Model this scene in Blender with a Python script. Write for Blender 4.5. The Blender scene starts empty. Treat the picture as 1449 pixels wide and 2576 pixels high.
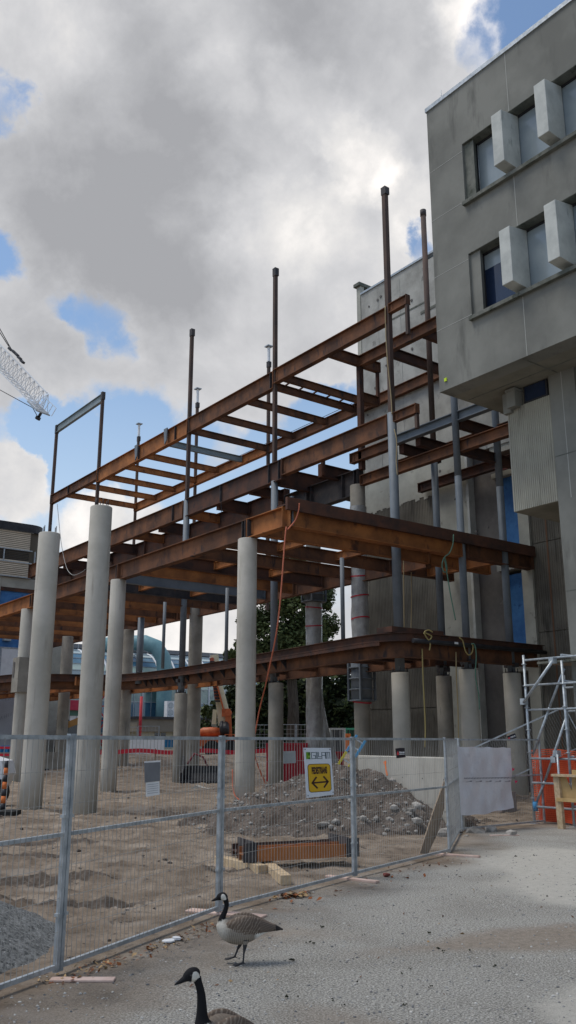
import bpy, bmesh, math, random
from mathutils import Vector, Matrix, kdtree, noise as mnoise
random.seed(7)
R = math.radians
S = bpy.context.scene
C = S.collection
# ------------------------------------------------------------------ camera frame helpers
FPX, PITCH, EYE = 876.0, R(14.656), 1.8
FW = Vector((.6, .8, 0)); RT = Vector((.8, -.6, 0)); UPV = Vector((0, 0, 1))
CF = FW*math.cos(PITCH)+UPV*math.sin(PITCH); CU = -FW*math.sin(PITCH)+UPV*math.cos(PITCH)
EYEP = Vector((0, 0, EYE))
def ray(x, y):
    s = 576/1449
    return CF*FPX+RT*(x*s-288)+CU*(512-y*s)
def AT(x, y, d):
    r = ray(x, y); return EYEP+r*(d/r.dot(FW))
def ON(x, y, ax, v):
    r = ray(x, y); i = 'xyz'.index(ax); return EYEP+r*((v-EYEP[i])/r[i])
# ------------------------------------------------------------------ materials
MATS = {}
def M(name, c1, c2=None, scale=2., rough=.8, bump=0., bscale=30., metal=0., c3=None, s3=6., t3=.6, stretch=(1, 1, 1), spec=.3, lo=.38, hi=.62, bdist=.02, stretch3=None, alpha=1.):
    if name in MATS: return MATS[name]
    m = bpy.data.materials.new(name); m.use_nodes = True
    nt = m.node_tree; b = nt.nodes['Principled BSDF']
    b.inputs['Roughness'].default_value = rough; b.inputs['Metallic'].default_value = metal
    b.inputs['Specular IOR Level'].default_value = spec
    if alpha < 1: b.inputs['Alpha'].default_value = alpha
    g = nt.nodes.new('ShaderNodeNewGeometry')
    def nz(sc, det, st=(1, 1, 1)):
        mp = nt.nodes.new('ShaderNodeVectorMath'); mp.operation = 'MULTIPLY'; mp.inputs[1].default_value = st
        nt.links.new(g.outputs['Position'], mp.inputs[0])
        n = nt.nodes.new('ShaderNodeTexNoise'); n.inputs['Scale'].default_value = sc; n.inputs['Detail'].default_value = det
        n.inputs['Roughness'].default_value = .62
        nt.links.new(mp.outputs[0], n.inputs['Vector']); return n
    col = None
    if c2 is not None:
        n = nz(scale, 6, stretch)
        r = nt.nodes.new('ShaderNodeValToRGB'); r.color_ramp.elements[0].position = lo; r.color_ramp.elements[1].position = hi
        r.color_ramp.elements[0].color = (*c1, 1); r.color_ramp.elements[1].color = (*c2, 1)
        nt.links.new(n.outputs['Fac'], r.inputs['Fac']); col = r.outputs['Color']
        if c3 is not None:
            n3 = nz(s3, 8, stretch3 or stretch)
            mr = nt.nodes.new('ShaderNodeMapRange'); mr.inputs['From Min'].default_value = t3; mr.inputs['From Max'].default_value = t3+.12
            nt.links.new(n3.outputs['Fac'], mr.inputs['Value'])
            mx = nt.nodes.new('ShaderNodeMix'); mx.data_type = 'RGBA'; mx.inputs[7].default_value = (*c3, 1)
            nt.links.new(mr.outputs[0], mx.inputs[0]); nt.links.new(col, mx.inputs[6]); col = mx.outputs[2]
        nt.links.new(col, b.inputs['Base Color'])
    else:
        b.inputs['Base Color'].default_value = (*c1, 1)
    if bump > 0:
        nb = nz(bscale, 5)
        bp = nt.nodes.new('ShaderNodeBump'); bp.inputs['Strength'].default_value = bump; bp.inputs['Distance'].default_value = bdist
        nt.links.new(nb.outputs['Fac'], bp.inputs['Height']); nt.links.new(bp.outputs[0], b.inputs['Normal'])
    MATS[name] = m; return m
RUST = M('rust_brown', (.085, .044, .029), (.20, .088, .044), 1.1, .85, .15, 30, c3=(.045, .033, .032), s3=3.1, t3=.56, stretch3=(1, 1, .35))
RUSTO = M('rust_orange', (.21, .085, .034), (.42, .165, .055), .9, .85, .15, 30, c3=(.10, .045, .028), s3=2.2, t3=.56, stretch3=(1, 1, .5))
RUSTD = M('rust_dark', (.055, .035, .030), (.115, .052, .034), 1.3, .85, .1, 30, c3=(.035, .03, .033), s3=3, t3=.58)
RUSTP = M('rust_post', (.070, .053, .047), (.115, .075, .060), 3., .85, .1, 30, c3=(.05, .04, .04), s3=5, t3=.6, stretch=(1, 1, .25))
DARKST = M('mill_scale_steel', (.035, .036, .042), (.07, .062, .062), 2., .7, .1, 30, c3=(.12, .055, .035), s3=4, t3=.6)
PRIM = M('grey_primer', (.13, .155, .18), (.17, .195, .22), 1.6, .6, .05, 30, c3=(.22, .25, .27), s3=7, t3=.66)
PRIML = M('light_grey_primer', (.20, .25, .27), (.27, .32, .335), 1.6, .6, c3=(.12, .13, .14), s3=5, t3=.64)
GALV = M('galvanised', (.30, .34, .37), (.46, .50, .53), 9., .42, .05, 60, metal=.35, c3=(.22, .26, .30), s3=4, t3=.6)
WIREM = M('fence_wire', (.30, .30, .29), (.40, .40, .385), 9., .5, metal=.3)
CONC = M('column_concrete', (.38, .362, .315), (.475, .452, .40), .8, .9, .35, 60, c3=(.32, .30, .26), s3=2.2, t3=.56, stretch3=(2, 2, .22), bdist=.006)
CONCD = M('old_column_concrete', (.225, .21, .18), (.31, .29, .25), 1.1, .9, .3, 60, c3=(.16, .155, .14), s3=2.4, t3=.6, stretch3=(2, 2, .35), bdist=.004)
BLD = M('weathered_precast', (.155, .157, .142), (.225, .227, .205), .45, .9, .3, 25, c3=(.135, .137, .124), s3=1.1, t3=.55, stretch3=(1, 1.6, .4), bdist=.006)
BLDD = M('dark_sill_concrete', (.10, .11, .095), (.17, .175, .155), 2.5, .9, .3, 30, c3=(.06, .07, .055), s3=4, t3=.55)
FIN = M('pale_fin_concrete', (.42, .44, .42), (.55, .57, .54), 1.6, .9, .2, 60, c3=(.24, .26, .25), s3=3.2, t3=.6, stretch3=(1.5, 1.5, .3), bdist=.004)
SOFF = M('soffit_concrete', (.17, .165, .135), (.24, .23, .19), .8, .9, c3=(.12, .11, .09), s3=2, t3=.6)
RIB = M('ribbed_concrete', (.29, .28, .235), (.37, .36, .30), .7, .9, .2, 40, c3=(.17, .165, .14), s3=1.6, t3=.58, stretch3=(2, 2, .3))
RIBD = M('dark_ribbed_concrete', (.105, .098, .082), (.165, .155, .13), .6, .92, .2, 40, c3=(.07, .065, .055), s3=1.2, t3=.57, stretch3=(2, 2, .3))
ROUGH = M('stripped_concrete', (.27, .27, .25), (.41, .41, .38), .9, .92, .4, 9, c3=(.10, .10, .095), s3=1.7, t3=.60, stretch3=(1, 1, .8), bdist=.03)
ROUGHL = M('pale_stripped_concrete', (.33, .33, .29), (.42, .42, .37), 1.2, .92, .3, 12, c3=(.19, .185, .16), s3=2.6, t3=.62)
SLAB = M('dark_slab_concrete', (.115, .11, .105), (.165, .155, .145), 1., .92, .2, 12, c3=(.22, .21, .19), s3=2.4, t3=.66)
JOINT = M('pale_joint', (.36, .365, .34))
BLUET = M('blue_membrane', (.03, .12, .32), (.06, .20, .45), 1.2, .5, .3, 4, c3=(.015, .06, .2), s3=3, t3=.6, bdist=.05)
BLACK = M('black_metal', (.02, .02, .024), (.04, .04, .045), 3, .5)
RUBBER = M('black_rubber', (.02, .02, .02), rough=.8)
FRAMEM = M('dark_window_frame', (.03, .03, .035), rough=.5)
def glassmat(name, c, rough=.08, spec=.6, c2=None):
    return M(name, c, c2 or tuple(v*1.25 for v in c), .8, rough, spec=spec)
BLIND = glassmat('blind_glass_sky_tint', (.25, .30, .33), .12, .5, (.31, .36, .385))  # blind behind glass, base colour lightened to stand in for reflected sky
NAVYG = glassmat('dark_blue_glass', (.012, .022, .05), .06, .6)
DARKG = glassmat('dark_glass', (.012, .016, .022), .05, .6)
TEALG = M('green_tinted_glass', (.10, .19, .19), (.28, .38, .35), .35, .06, spec=.9, c3=(.03, .08, .11), s3=.8, t3=.56)
TEALP = M('teal_duct_paint', (.13, .26, .29), (.17, .31, .34), 2, .5)
WHITE = M('white_paint', (.68, .70, .72), (.76, .78, .80), 3, .5)
WHITES = M('white_sign_face', (.66, .71, .78), rough=.4)
YEL = M('sign_yellow', (.62, .38, .012), rough=.4)
INK = M('sign_maroon_black', (.035, .010, .012), rough=.5)
INKG = M('sign_slate', (.045, .085, .105), rough=.5)
GREEN1 = M('logo_green', (.13, .30, .01), rough=.5); GREEN2 = M('logo_dark_green', (.03, .12, .02), rough=.5); GREEN3 = M('logo_pale_green', (.30, .48, .12), rough=.5)
REDP = M('red_paint', (.42, .03, .045), (.55, .05, .06), 3, .6)
ORANGE = M('machine_orange', (.45, .10, .035), (.56, .16, .06), 3, .45)
CREAM = M('machine_cream', (.62, .58, .40), (.70, .66, .48), 3, .5)
BLUEB = M('bin_blue', (.02, .20, .45), (.03, .27, .55), 3, .5)
WOOD = M('pale_lumber', (.42, .31, .19), (.56, .44, .29), 3, .8, .2, 40, stretch=(1, 6, 6))
WOODP = M('pinkish_board', (.50, .36, .30), (.62, .48, .42), 4, .8)
WOODD = M('brown_plywood', (.20, .15, .11), (.30, .23, .16), 2, .85, c3=(.12, .09, .07), s3=4, t3=.6)
PLY = M('yellow_plywood', (.42, .28, .12), (.52, .36, .17), 3, .8)
NETM = M('orange_safety_net', (.60, .085, .035), (.72, .13, .05), 3, .6)
SHEET = M('white_poly_sheet', (.58, .59, .63), (.68, .69, .73), 2, .35, .5, 5, c3=(.47, .48, .53), s3=2.5, t3=.6, spec=.6, bdist=.05)
WRAP = M('clear_poly_wrap', (.26, .26, .25), (.38, .38, .37), 3, .3, .6, 8, c3=(.48, .49, .50), s3=5, t3=.62, stretch3=(2, 2, .4), spec=.6, bdist=.05)
ROPEY = M('yellow_rope', (.38, .31, .13), rough=.8); ROPEG = M('green_rope', (.12, .24, .18), rough=.8); ROPEO = M('orange_rope', (.55, .17, .10), rough=.8)
ROPET = M('tan_rope', (.38, .30, .17), rough=.8); CABLE = M('dark_cable', (.04, .04, .045), rough=.7)
SLATM = M('beige_cladding', (.55, .48, .38), (.64, .56, .44), 1.2, .6)
BEIGE = M('beige_wall', (.42, .40, .30), (.50, .47, .36), 1, .8)
LEAFM = [M('leaf_dark', (.055, .08, .030), (.11, .14, .050), .5, .7), M('leaf_mid', (.05, .08, .026), (.10, .13, .045), .5, .6), M('leaf_black', (.014, .024, .012), (.032, .046, .020), .4, .8)]
BARK = M('bark', (.05, .04, .032), (.09, .075, .06), 5, .9, .4, 20, stretch=(3, 3, .5))
STONE = M('limestone_chunks', (.20, .185, .165), (.40, .38, .35), 3., .9, .3, 30)
DIRTM = M('pile_dirt', (.085, .066, .053), (.19, .155, .128), 3.2, .95, 1., 16, c3=(.32, .28, .24), s3=9, t3=.59, bdist=.10)
GRAVM = M('blue_grey_gravel', (.07, .075, .076), (.27, .28, .28), 24., .95, 1., 60, c3=(.55, .56, .55), s3=40, t3=.585, bdist=.03)
# ------------------------------------------------------------------ object helpers
WL = {}
EACH = set('wall_joint edge_bracket stiffener end_plate floor_edge bracket_plate soffit_groove pier_joint broken_ledge tie_hole spacer anchor_rod anchor_bolt clamp coupler rosette bolt side_plate tooth rung rail leg guard_rail lintel wrap_batten pale_streak deck_edge_plate seat_bracket door_frame side_wall end_wall pier_wall dark_opening stake'.split())
def tag(o, label=None, cat=None, group=None, kind=None):
    if label: o['label'] = label
    if cat: o['category'] = cat
    if group: o['group'] = group
    if kind: o['kind'] = kind
    return o
def thing(name, loc, label, cat, group=None):
    o = bpy.data.objects.new(name, None); C.objects.link(o); o.location = loc; o.empty_display_size = .2
    WL[o.name] = Vector(loc)
    return tag(o, label, cat, group)
class MB:
    def __init__(s): s.v = []; s.f = []; s.sm = []
    def add(s, vs, fs, sm=False):
        o = len(s.v); s.v += [Vector(v) for v in vs]; s.f += [tuple(i+o for i in f) for f in fs]; s.sm += [sm]*len(fs); return s
    def obox(s, c, ax, ay, az, hx, hy, hz):
        c = Vector(c); vs = [c+ax*(hx*i)+ay*(hy*j)+az*(hz*k) for i in (-1, 1) for j in (-1, 1) for k in (-1, 1)]
        return s.add(vs, [(0, 1, 3, 2), (4, 6, 7, 5), (0, 4, 5, 1), (2, 3, 7, 6), (0, 2, 6, 4), (1, 5, 7, 3)])
    def box(s, x0, x1, y0, y1, z0, z1):
        return s.obox(((x0+x1)/2, (y0+y1)/2, (z0+z1)/2), Vector((1, 0, 0)), Vector((0, 1, 0)), Vector((0, 0, 1)), abs(x1-x0)/2, abs(y1-y0)/2, abs(z1-z0)/2)
    def bar(s, p0, p1, w, h, up=UPV):
        p0, p1 = Vector(p0), Vector(p1); d = p1-p0; L = d.length
        if L < 1e-6: return s
        d /= L; sd = d.cross(up)
        if sd.length < 1e-4: sd = d.cross(Vector((1, 0, 0)))
        sd.normalize(); u = sd.cross(d)
        return s.obox((p0+p1)/2, d, sd, u, L/2, w/2, h/2)
    def ibeam(s, p0, p1, h, b=.25, tf=.025, tw=.02):
        # p0,p1 on the top centre line; top flange, web, bottom flange
        p0, p1 = Vector(p0), Vector(p1); d = (p1-p0).normalized(); sd = d.cross(UPV).normalized()
        prof = [(-b/2, 0), (b/2, 0), (b/2, -tf), (tw/2, -tf), (tw/2, -h+tf), (b/2, -h+tf), (b/2, -h), (-b/2, -h), (-b/2, -h+tf), (-tw/2, -h+tf), (-tw/2, -tf), (-b/2, -tf)]
        n = len(prof); vs = []
        for p in (p0, p1): vs += [p+sd*a+UPV*z for a, z in prof]
        fs = [(i, (i+1) % n, n+(i+1) % n, n+i) for i in range(n)]
        for o in (0, n): fs += [tuple(o+i for i in (0, 1, 2, 11)), tuple(o+i for i in (10, 3, 4, 9)), tuple(o+i for i in (8, 5, 6, 7))]
        return s.add(vs, fs)
    def cyl(s, p0, p1, r0, r1=None, n=14, cap=True, sm=True):
        r1 = r0 if r1 is None else r1
        return s.tube([p0, p1], [r0, r1], n, cap, sm)
    def tube(s, pts, r, n=6, cap=True, sm=True, squash=None):
        pts = [Vector(p) for p in pts]; m = len(pts)
        rr = r if isinstance(r, (list, tuple)) else [r]*m
        vs = []; prev = None
        for i, p in enumerate(pts):
            t = (pts[min(i+1, m-1)]-pts[max(i-1, 0)]).normalized()
            if prev is None:
                a = t.cross(UPV) if abs(t.z) < .95 else t.cross(Vector((0, 1, 0)))
            else: a = prev-t*prev.dot(t)
            a.normalize(); prev = a; b = a.cross(t)
            for k in range(n):
                q = 2*math.pi*k/n; vs.append(p+(a*math.cos(q)+b*math.sin(q))*rr[i])
        fs = [(i*n+k, i*n+(k+1) % n, (i+1)*n+(k+1) % n, (i+1)*n+k) for i in range(m-1) for k in range(n)]
        s.add(vs, fs, sm)
        if cap:
            o = len(s.v)-len(vs); s.f += [tuple(o+k for k in range(n)), tuple(o+(m-1)*n+k for k in range(n))]; s.sm += [False, False]
        return s
    def quad(s, a, b, c, d, sm=False): return s.add([a, b, c, d], [(0, 1, 2, 3)], sm)
    def prism(s, poly, d):
        # poly: list of Vectors, extruded by vector d
        n = len(poly); poly = [Vector(p) for p in poly]; d = Vector(d)
        return s.add(poly+[p+d for p in poly], [tuple(range(n)), tuple(range(2*n-1, n-1, -1))]+[(i, (i+1) % n, n+(i+1) % n, n+i) for i in range(n)])
    def pieces(s):
        par = list(range(len(s.v)))
        def fd(a):
            while par[a] != a: par[a] = par[par[a]]; a = par[a]
            return a
        for f in s.f:
            r = fd(f[0])
            for q in f[1:]: par[fd(q)] = r
        gr = {}
        for i, f in enumerate(s.f): gr.setdefault(fd(f[0]), []).append(i)
        out = []
        for fl in gr.values():
            m = MB(); mp = {}
            for i in fl:
                for q in s.f[i]:
                    if q not in mp: mp[q] = len(m.v); m.v.append(s.v[q])
                m.f.append(tuple(mp[q] for q in s.f[i])); m.sm.append(s.sm[i])
            out.append(m)
        return out
    def build(s, name, mat, parent=None, loc=None, mats=None, fix=True):
        if name in EACH:
            ps = s.pieces()
            if len(ps) > 1: return [p.build1(name, mat, parent, loc, fix) for p in ps][0]
        return s.build1(name, mat, parent, loc, fix)
    def build1(s, name, mat, parent=None, loc=None, fix=True):
        me = bpy.data.meshes.new(name)
        if parent is not None: base = WL[parent.name]
        else: base = Vector(loc) if loc is not None else Vector((0, 0, 0))
        me.from_pydata([v-base for v in s.v], [], s.f)
        me.materials.append(mat)
        for p, sm in zip(me.polygons, s.sm): p.use_smooth = sm
        if fix:
            bm = bmesh.new(); bm.from_mesh(me); bmesh.ops.recalc_face_normals(bm, faces=bm.faces); bm.to_mesh(me); bm.free()
        o = bpy.data.objects.new(name, me); C.objects.link(o)
        if parent is not None: o.parent = parent
        else: o.location = base
        WL[o.name] = base
        return o
def copy_tree(o, parent=None):
    c = o.copy(); C.objects.link(c); c.parent = parent
    WL[c.name] = WL.get(o.name, Vector((0, 0, 0)))
    for ch in list(o.children): copy_tree(ch, c)
    return c
def text_mesh(body, size, sx, mat, origin, ux, uy, un, name, parent, off=0., depth=.002):
    cu = bpy.data.curves.new(name, 'FONT'); cu.body = body; cu.size = size; cu.extrude = depth; cu.align_x = 'CENTER'; cu.align_y = 'CENTER'; cu.offset = off
    o = bpy.data.objects.new(name, cu); C.objects.link(o)
    dg = bpy.context.evaluated_depsgraph_get(); me = bpy.data.meshes.new_from_object(o.evaluated_get(dg))
    base = WL[parent.name]; origin = Vector(origin)
    for v in me.vertices:
        q = v.co.copy(); v.co = origin+ux*(q.x*sx)+uy*q.y+un*q.z-base
    bpy.data.objects.remove(o); me.materials.clear(); me.materials.append(mat); me.name = name
    n = bpy.data.objects.new(name, me); C.objects.link(n); n.parent = parent; WL[n.name] = base
    return n
# ------------------------------------------------------------------ ground
FENCE = [(-12, -1.3), (.5, 5.72), (3.15, 7.24), (5.62, 8.52), (8.38, 9.66), (11.4, 10.72), (14.2, 13.1), (17.3, 13.2), (24, 13.6)]
def side(x, y):
    """signed distance to the fence line, positive on the site side"""
    best = 1e9; sg = 1
    for (x0, y0), (x1, y1) in zip(FENCE, FENCE[1:]):
        dx, dy = x1-x0, y1-y0; L2 = dx*dx+dy*dy
        t = max(0, min(1, ((x-x0)*dx+(y-y0)*dy)/L2))
        px, py = x0+t*dx-x, y0+t*dy-y; d = math.hypot(px, py)
        if d < best: best = d; sg = 1 if dx*(y-y0)-dy*(x-x0) > 0 else -1
    return best*sg
def sstep(a, b, v):
    t = max(0, min(1, (v-a)/(b-a))); return t*t*(3-2*t)
def fbm(x, y, s, o=4):
    a = 0; w = 1
    for i in range(o):
        a += w*mnoise.noise(Vector((x*s, y*s, 3.7*i))); s *= 2.1; w *= .52
    return a
def gz(x, y):
    d = x*.6+y*.8
    if d > 130 or x*x+y*y > 160*160: return 1.0*sstep(46, 53, d)
    sd = side(x, y); z = .004*fbm(x, y, 1.2, 2)
    if sd > -.2:
        k = sstep(0, 1.2, sd); z += k*(.055*fbm(x, y, .35, 3)+.05*fbm(x+9, y, 1.7, 4)*sstep(.5, 2, sd)+.03*fbm(x*.5+y*.2, y*1.6-x*.6, 2.4, 4))
        u_ = x*.8-y*.6; cl = sstep(.05, .42, fbm(u_*.55+3, d*1.9, .55, 5)-.06)
        if d < 26: z += k*.035*max(0, fbm(x, y+40, 4.5, 4))+k*cl*.08*max(0, fbm(x, y, 4.2, 5)+.1)
    z += 1.0*sstep(46, 53, d)
    return z
def math2(nt, a, b):
    m = nt.nodes.new('ShaderNodeMath'); m.operation = 'MULTIPLY'; nt.links.new(a, m.inputs[0]); nt.links.new(b, m.inputs[1]); m2 = nt.nodes.new('ShaderNodeMath'); m2.operation = 'MULTIPLY'; m2.inputs[1].default_value = 1.7; nt.links.new(m.outputs[0], m2.inputs[0]); return m2.outputs[0]
def make_ground():
    rs = []; r = .6
    while r < 60: rs.append(r); r *= 1.0145 if r < 26 else 1.03
    while r < 900: rs.append(r); r *= 1.14
    rs.append(900); rs.append(1500)
    base = math.atan2(.8, .6); angs = []
    a = -R(24)
    while a < R(24): angs.append(base+a); a += R(.12)
    a = R(24)
    while a < R(336): angs.append(base+a); a += R(3)
    na = len(angs); vs = [Vector((0, 0, 0))]; A1 = [0.]; A2 = [0.]; A3 = [0.]
    for r in rs:
        for q in angs:
            x, y = r*math.cos(q), r*math.sin(q); vs.append(Vector((x, y, gz(x, y))))
            sd = side(x, y) if r < 80 else 10
            A1.append(max(sstep(-.9, .15, sd+.55*fbm(x, y, .8, 3)), .75*sstep(-1.5, -.3, sd+.7*fbm(x, y, .9, 4)+.1)*sstep(7.6, 5.2, x)))
            # pale concrete dust pads on the right, brown mud tongues between
            u = x*.8-y*.6; d = x*.6+y*.8
            n = fbm(x, y, .45, 4)
            pale = sstep(.05, .30, .95-math.hypot((u-4.5)/2.7, (d-13.2)/3.9)+.30*n)
            pale = max(pale, sstep(.05, .35, .95-math.hypot((u-2.35)/1.15, (d-6.4)/1.35)+.32*n))
            A2.append(pale)
            br = sstep(.2, .6, .85-abs((d-8.9-.35*(u-2))/.8)+.5*n-.25*sstep(3, 1.2, u)) * sstep(.2, 1.4, u)
            br = max(br, .8*sstep(.25, .7, .7-abs((d-6.3+.35*(u-1))/.7)+.5*n)*sstep(-.4, .5, u))
            if sd > 0: br = sstep(.05, .42, fbm(u*.55+3, d*1.9, .55, 5)-.06)*sstep(.2, 1.2, sd)*(1 if d < 24 else .4)
            A3.append(br*(1-pale*.7) if sd <= 0 else br)
    fs = [(0, 1+k, 1+(k+1) % na) for k in range(na)]
    for i in range(len(rs)-1):
        b = 1+i*na
        for k in range(na): fs.append((b+k, b+na+k, b+na+(k+1) % na, b+(k+1) % na))
    me = bpy.data.meshes.new('ground'); me.from_pydata(vs, [], fs)
    for nm, arr in (('dirt', A1), ('pale', A2), ('mud', A3)):
        at = me.attributes.new(nm, 'FLOAT', 'POINT'); at.data.foreach_set('value', arr)
    me.polygons.foreach_set('use_smooth', [True]*len(me.polygons))
    m = bpy.data.materials.new('site_ground'); m.use_nodes = True; nt = m.node_tree; L = nt.links.new
    b = nt.nodes['Principled BSDF']; b.inputs['Roughness'].default_value = .95; b.inputs['Specular IOR Level'].default_value = .2
    g = nt.nodes.new('ShaderNodeNewGeometry')
    def nz(sc, det=5, ro=.6):
        n = nt.nodes.new('ShaderNodeTexNoise'); n.inputs['Scale'].default_value = sc; n.inputs['Detail'].default_value = det; n.inputs['Roughness'].default_value = ro
        L(g.outputs['Position'], n.inputs['Vector']); return n.outputs['Fac']
    def ramp(f, st):
        r = nt.nodes.new('ShaderNodeValToRGB'); e = r.color_ramp.elements
        while len(e) < len(st): e.new(.5)
        for q, (p, c) in zip(e, st): q.position = p; q.color = (*c, 1)
        L(f, r.inputs['Fac']); return r.outputs['Color']
    def mix(f, a, bb, bt='MIX'):
        x = nt.nodes.new('ShaderNodeMix'); x.data_type = 'RGBA'; x.blend_type = bt
        if isinstance(f, float): x.inputs[0].default_value = f
        else: L(f, x.inputs[0])
        for s_, v in ((6, a), (7, bb)):
            if isinstance(v, tuple): x.inputs[s_].default_value = (*v, 1)
            else: L(v, x.inputs[s_])
        return x.outputs[2]
    def mr(f, a, bb):
        x = nt.nodes.new('ShaderNodeMapRange'); x.inputs['From Min'].default_value = a; x.inputs['From Max'].default_value = bb; x.interpolation_type = 'SMOOTHSTEP'
        L(f, x.inputs['Value']); return x.outputs[0]
    def attr(n):
        a = nt.nodes.new('ShaderNodeAttribute'); a.attribute_name = n; return a.outputs['Fac']
    grav = ramp(nz(34, 4, .75), [(.32, (.088, .086, .078)), (.44, (.27, .265, .243)), (.55, (.41, .40, .366)), (.66, (.74, .72, .66))])
    grav = mix(mr(nz(.9, 6), .42, .7), grav, (.20, .188, .162), 'MIX')
    grav2 = mix(.62, grav, ramp(nz(60, 3, .8), [(.38, (.078, .076, .070)), (.5, (.35, .342, .315)), (.62, (.78, .76, .70))]))
    mud = ramp(nz(14, 6), [(.3, (.21, .168, .13)), (.6, (.33, .275, .22))])
    pal = ramp(nz(9, 8, .7), [(.3, (.47, .45, .40)), (.5, (.56, .54, .485)), (.75, (.64, .615, .555))])
    pal = mix(mr(nz(45, 3, .7), .60, .68), pal, (.17, .165, .155))
    c = mix(attr('mud'), grav2, mix(.75, grav2, mud)); c = mix(attr('pale'), c, mix(.85, c, pal))
    dirt = ramp(nz(1.3, 8, .68), [(.30, (.115, .086, .062)), (.44, (.215, .167, .123)), (.56, (.305, .245, .187)), (.70, (.43, .36, .29))])
    dirt = mix(mr(nz(5.5, 8, .78), .53, .66), dirt, (.055, .043, .036))
    dirt = mix(mr(nz(24, 5, .8), .60, .68), dirt, (.34, .30, .26))
    dirt = mix(mr(nz(17, 6, .8), .57, .66), dirt, (.06, .048, .04))
    dirt = mix(mr(nz(.55, 4), .56, .66), dirt, mix(.6, dirt, (.36, .31, .26)))
    clod = ramp(nz(7, 7, .75), [(.35, (.05, .04, .032)), (.55, (.125, .10, .08)), (.7, (.24, .20, .165))])
    dirt = mix(mr(math2(nt, attr('mud'), nz(6, 8, .78)), .54, .78), dirt, clod)
    c = mix(attr('dirt'), c, dirt)
    L(c, b.inputs['Base Color'])
    bp = nt.nodes.new('ShaderNodeBump'); bp.inputs['Strength'].default_value = 1.; bp.inputs['Distance'].default_value = .03
    L(nz(42, 6, .75), bp.inputs['Height']); L(bp.outputs[0], b.inputs['Normal'])
    me.materials.append(m)
    o = bpy.data.objects.new('ground', me); C.objects.link(o); tag(o, kind='structure'); return o
make_ground()
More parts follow.
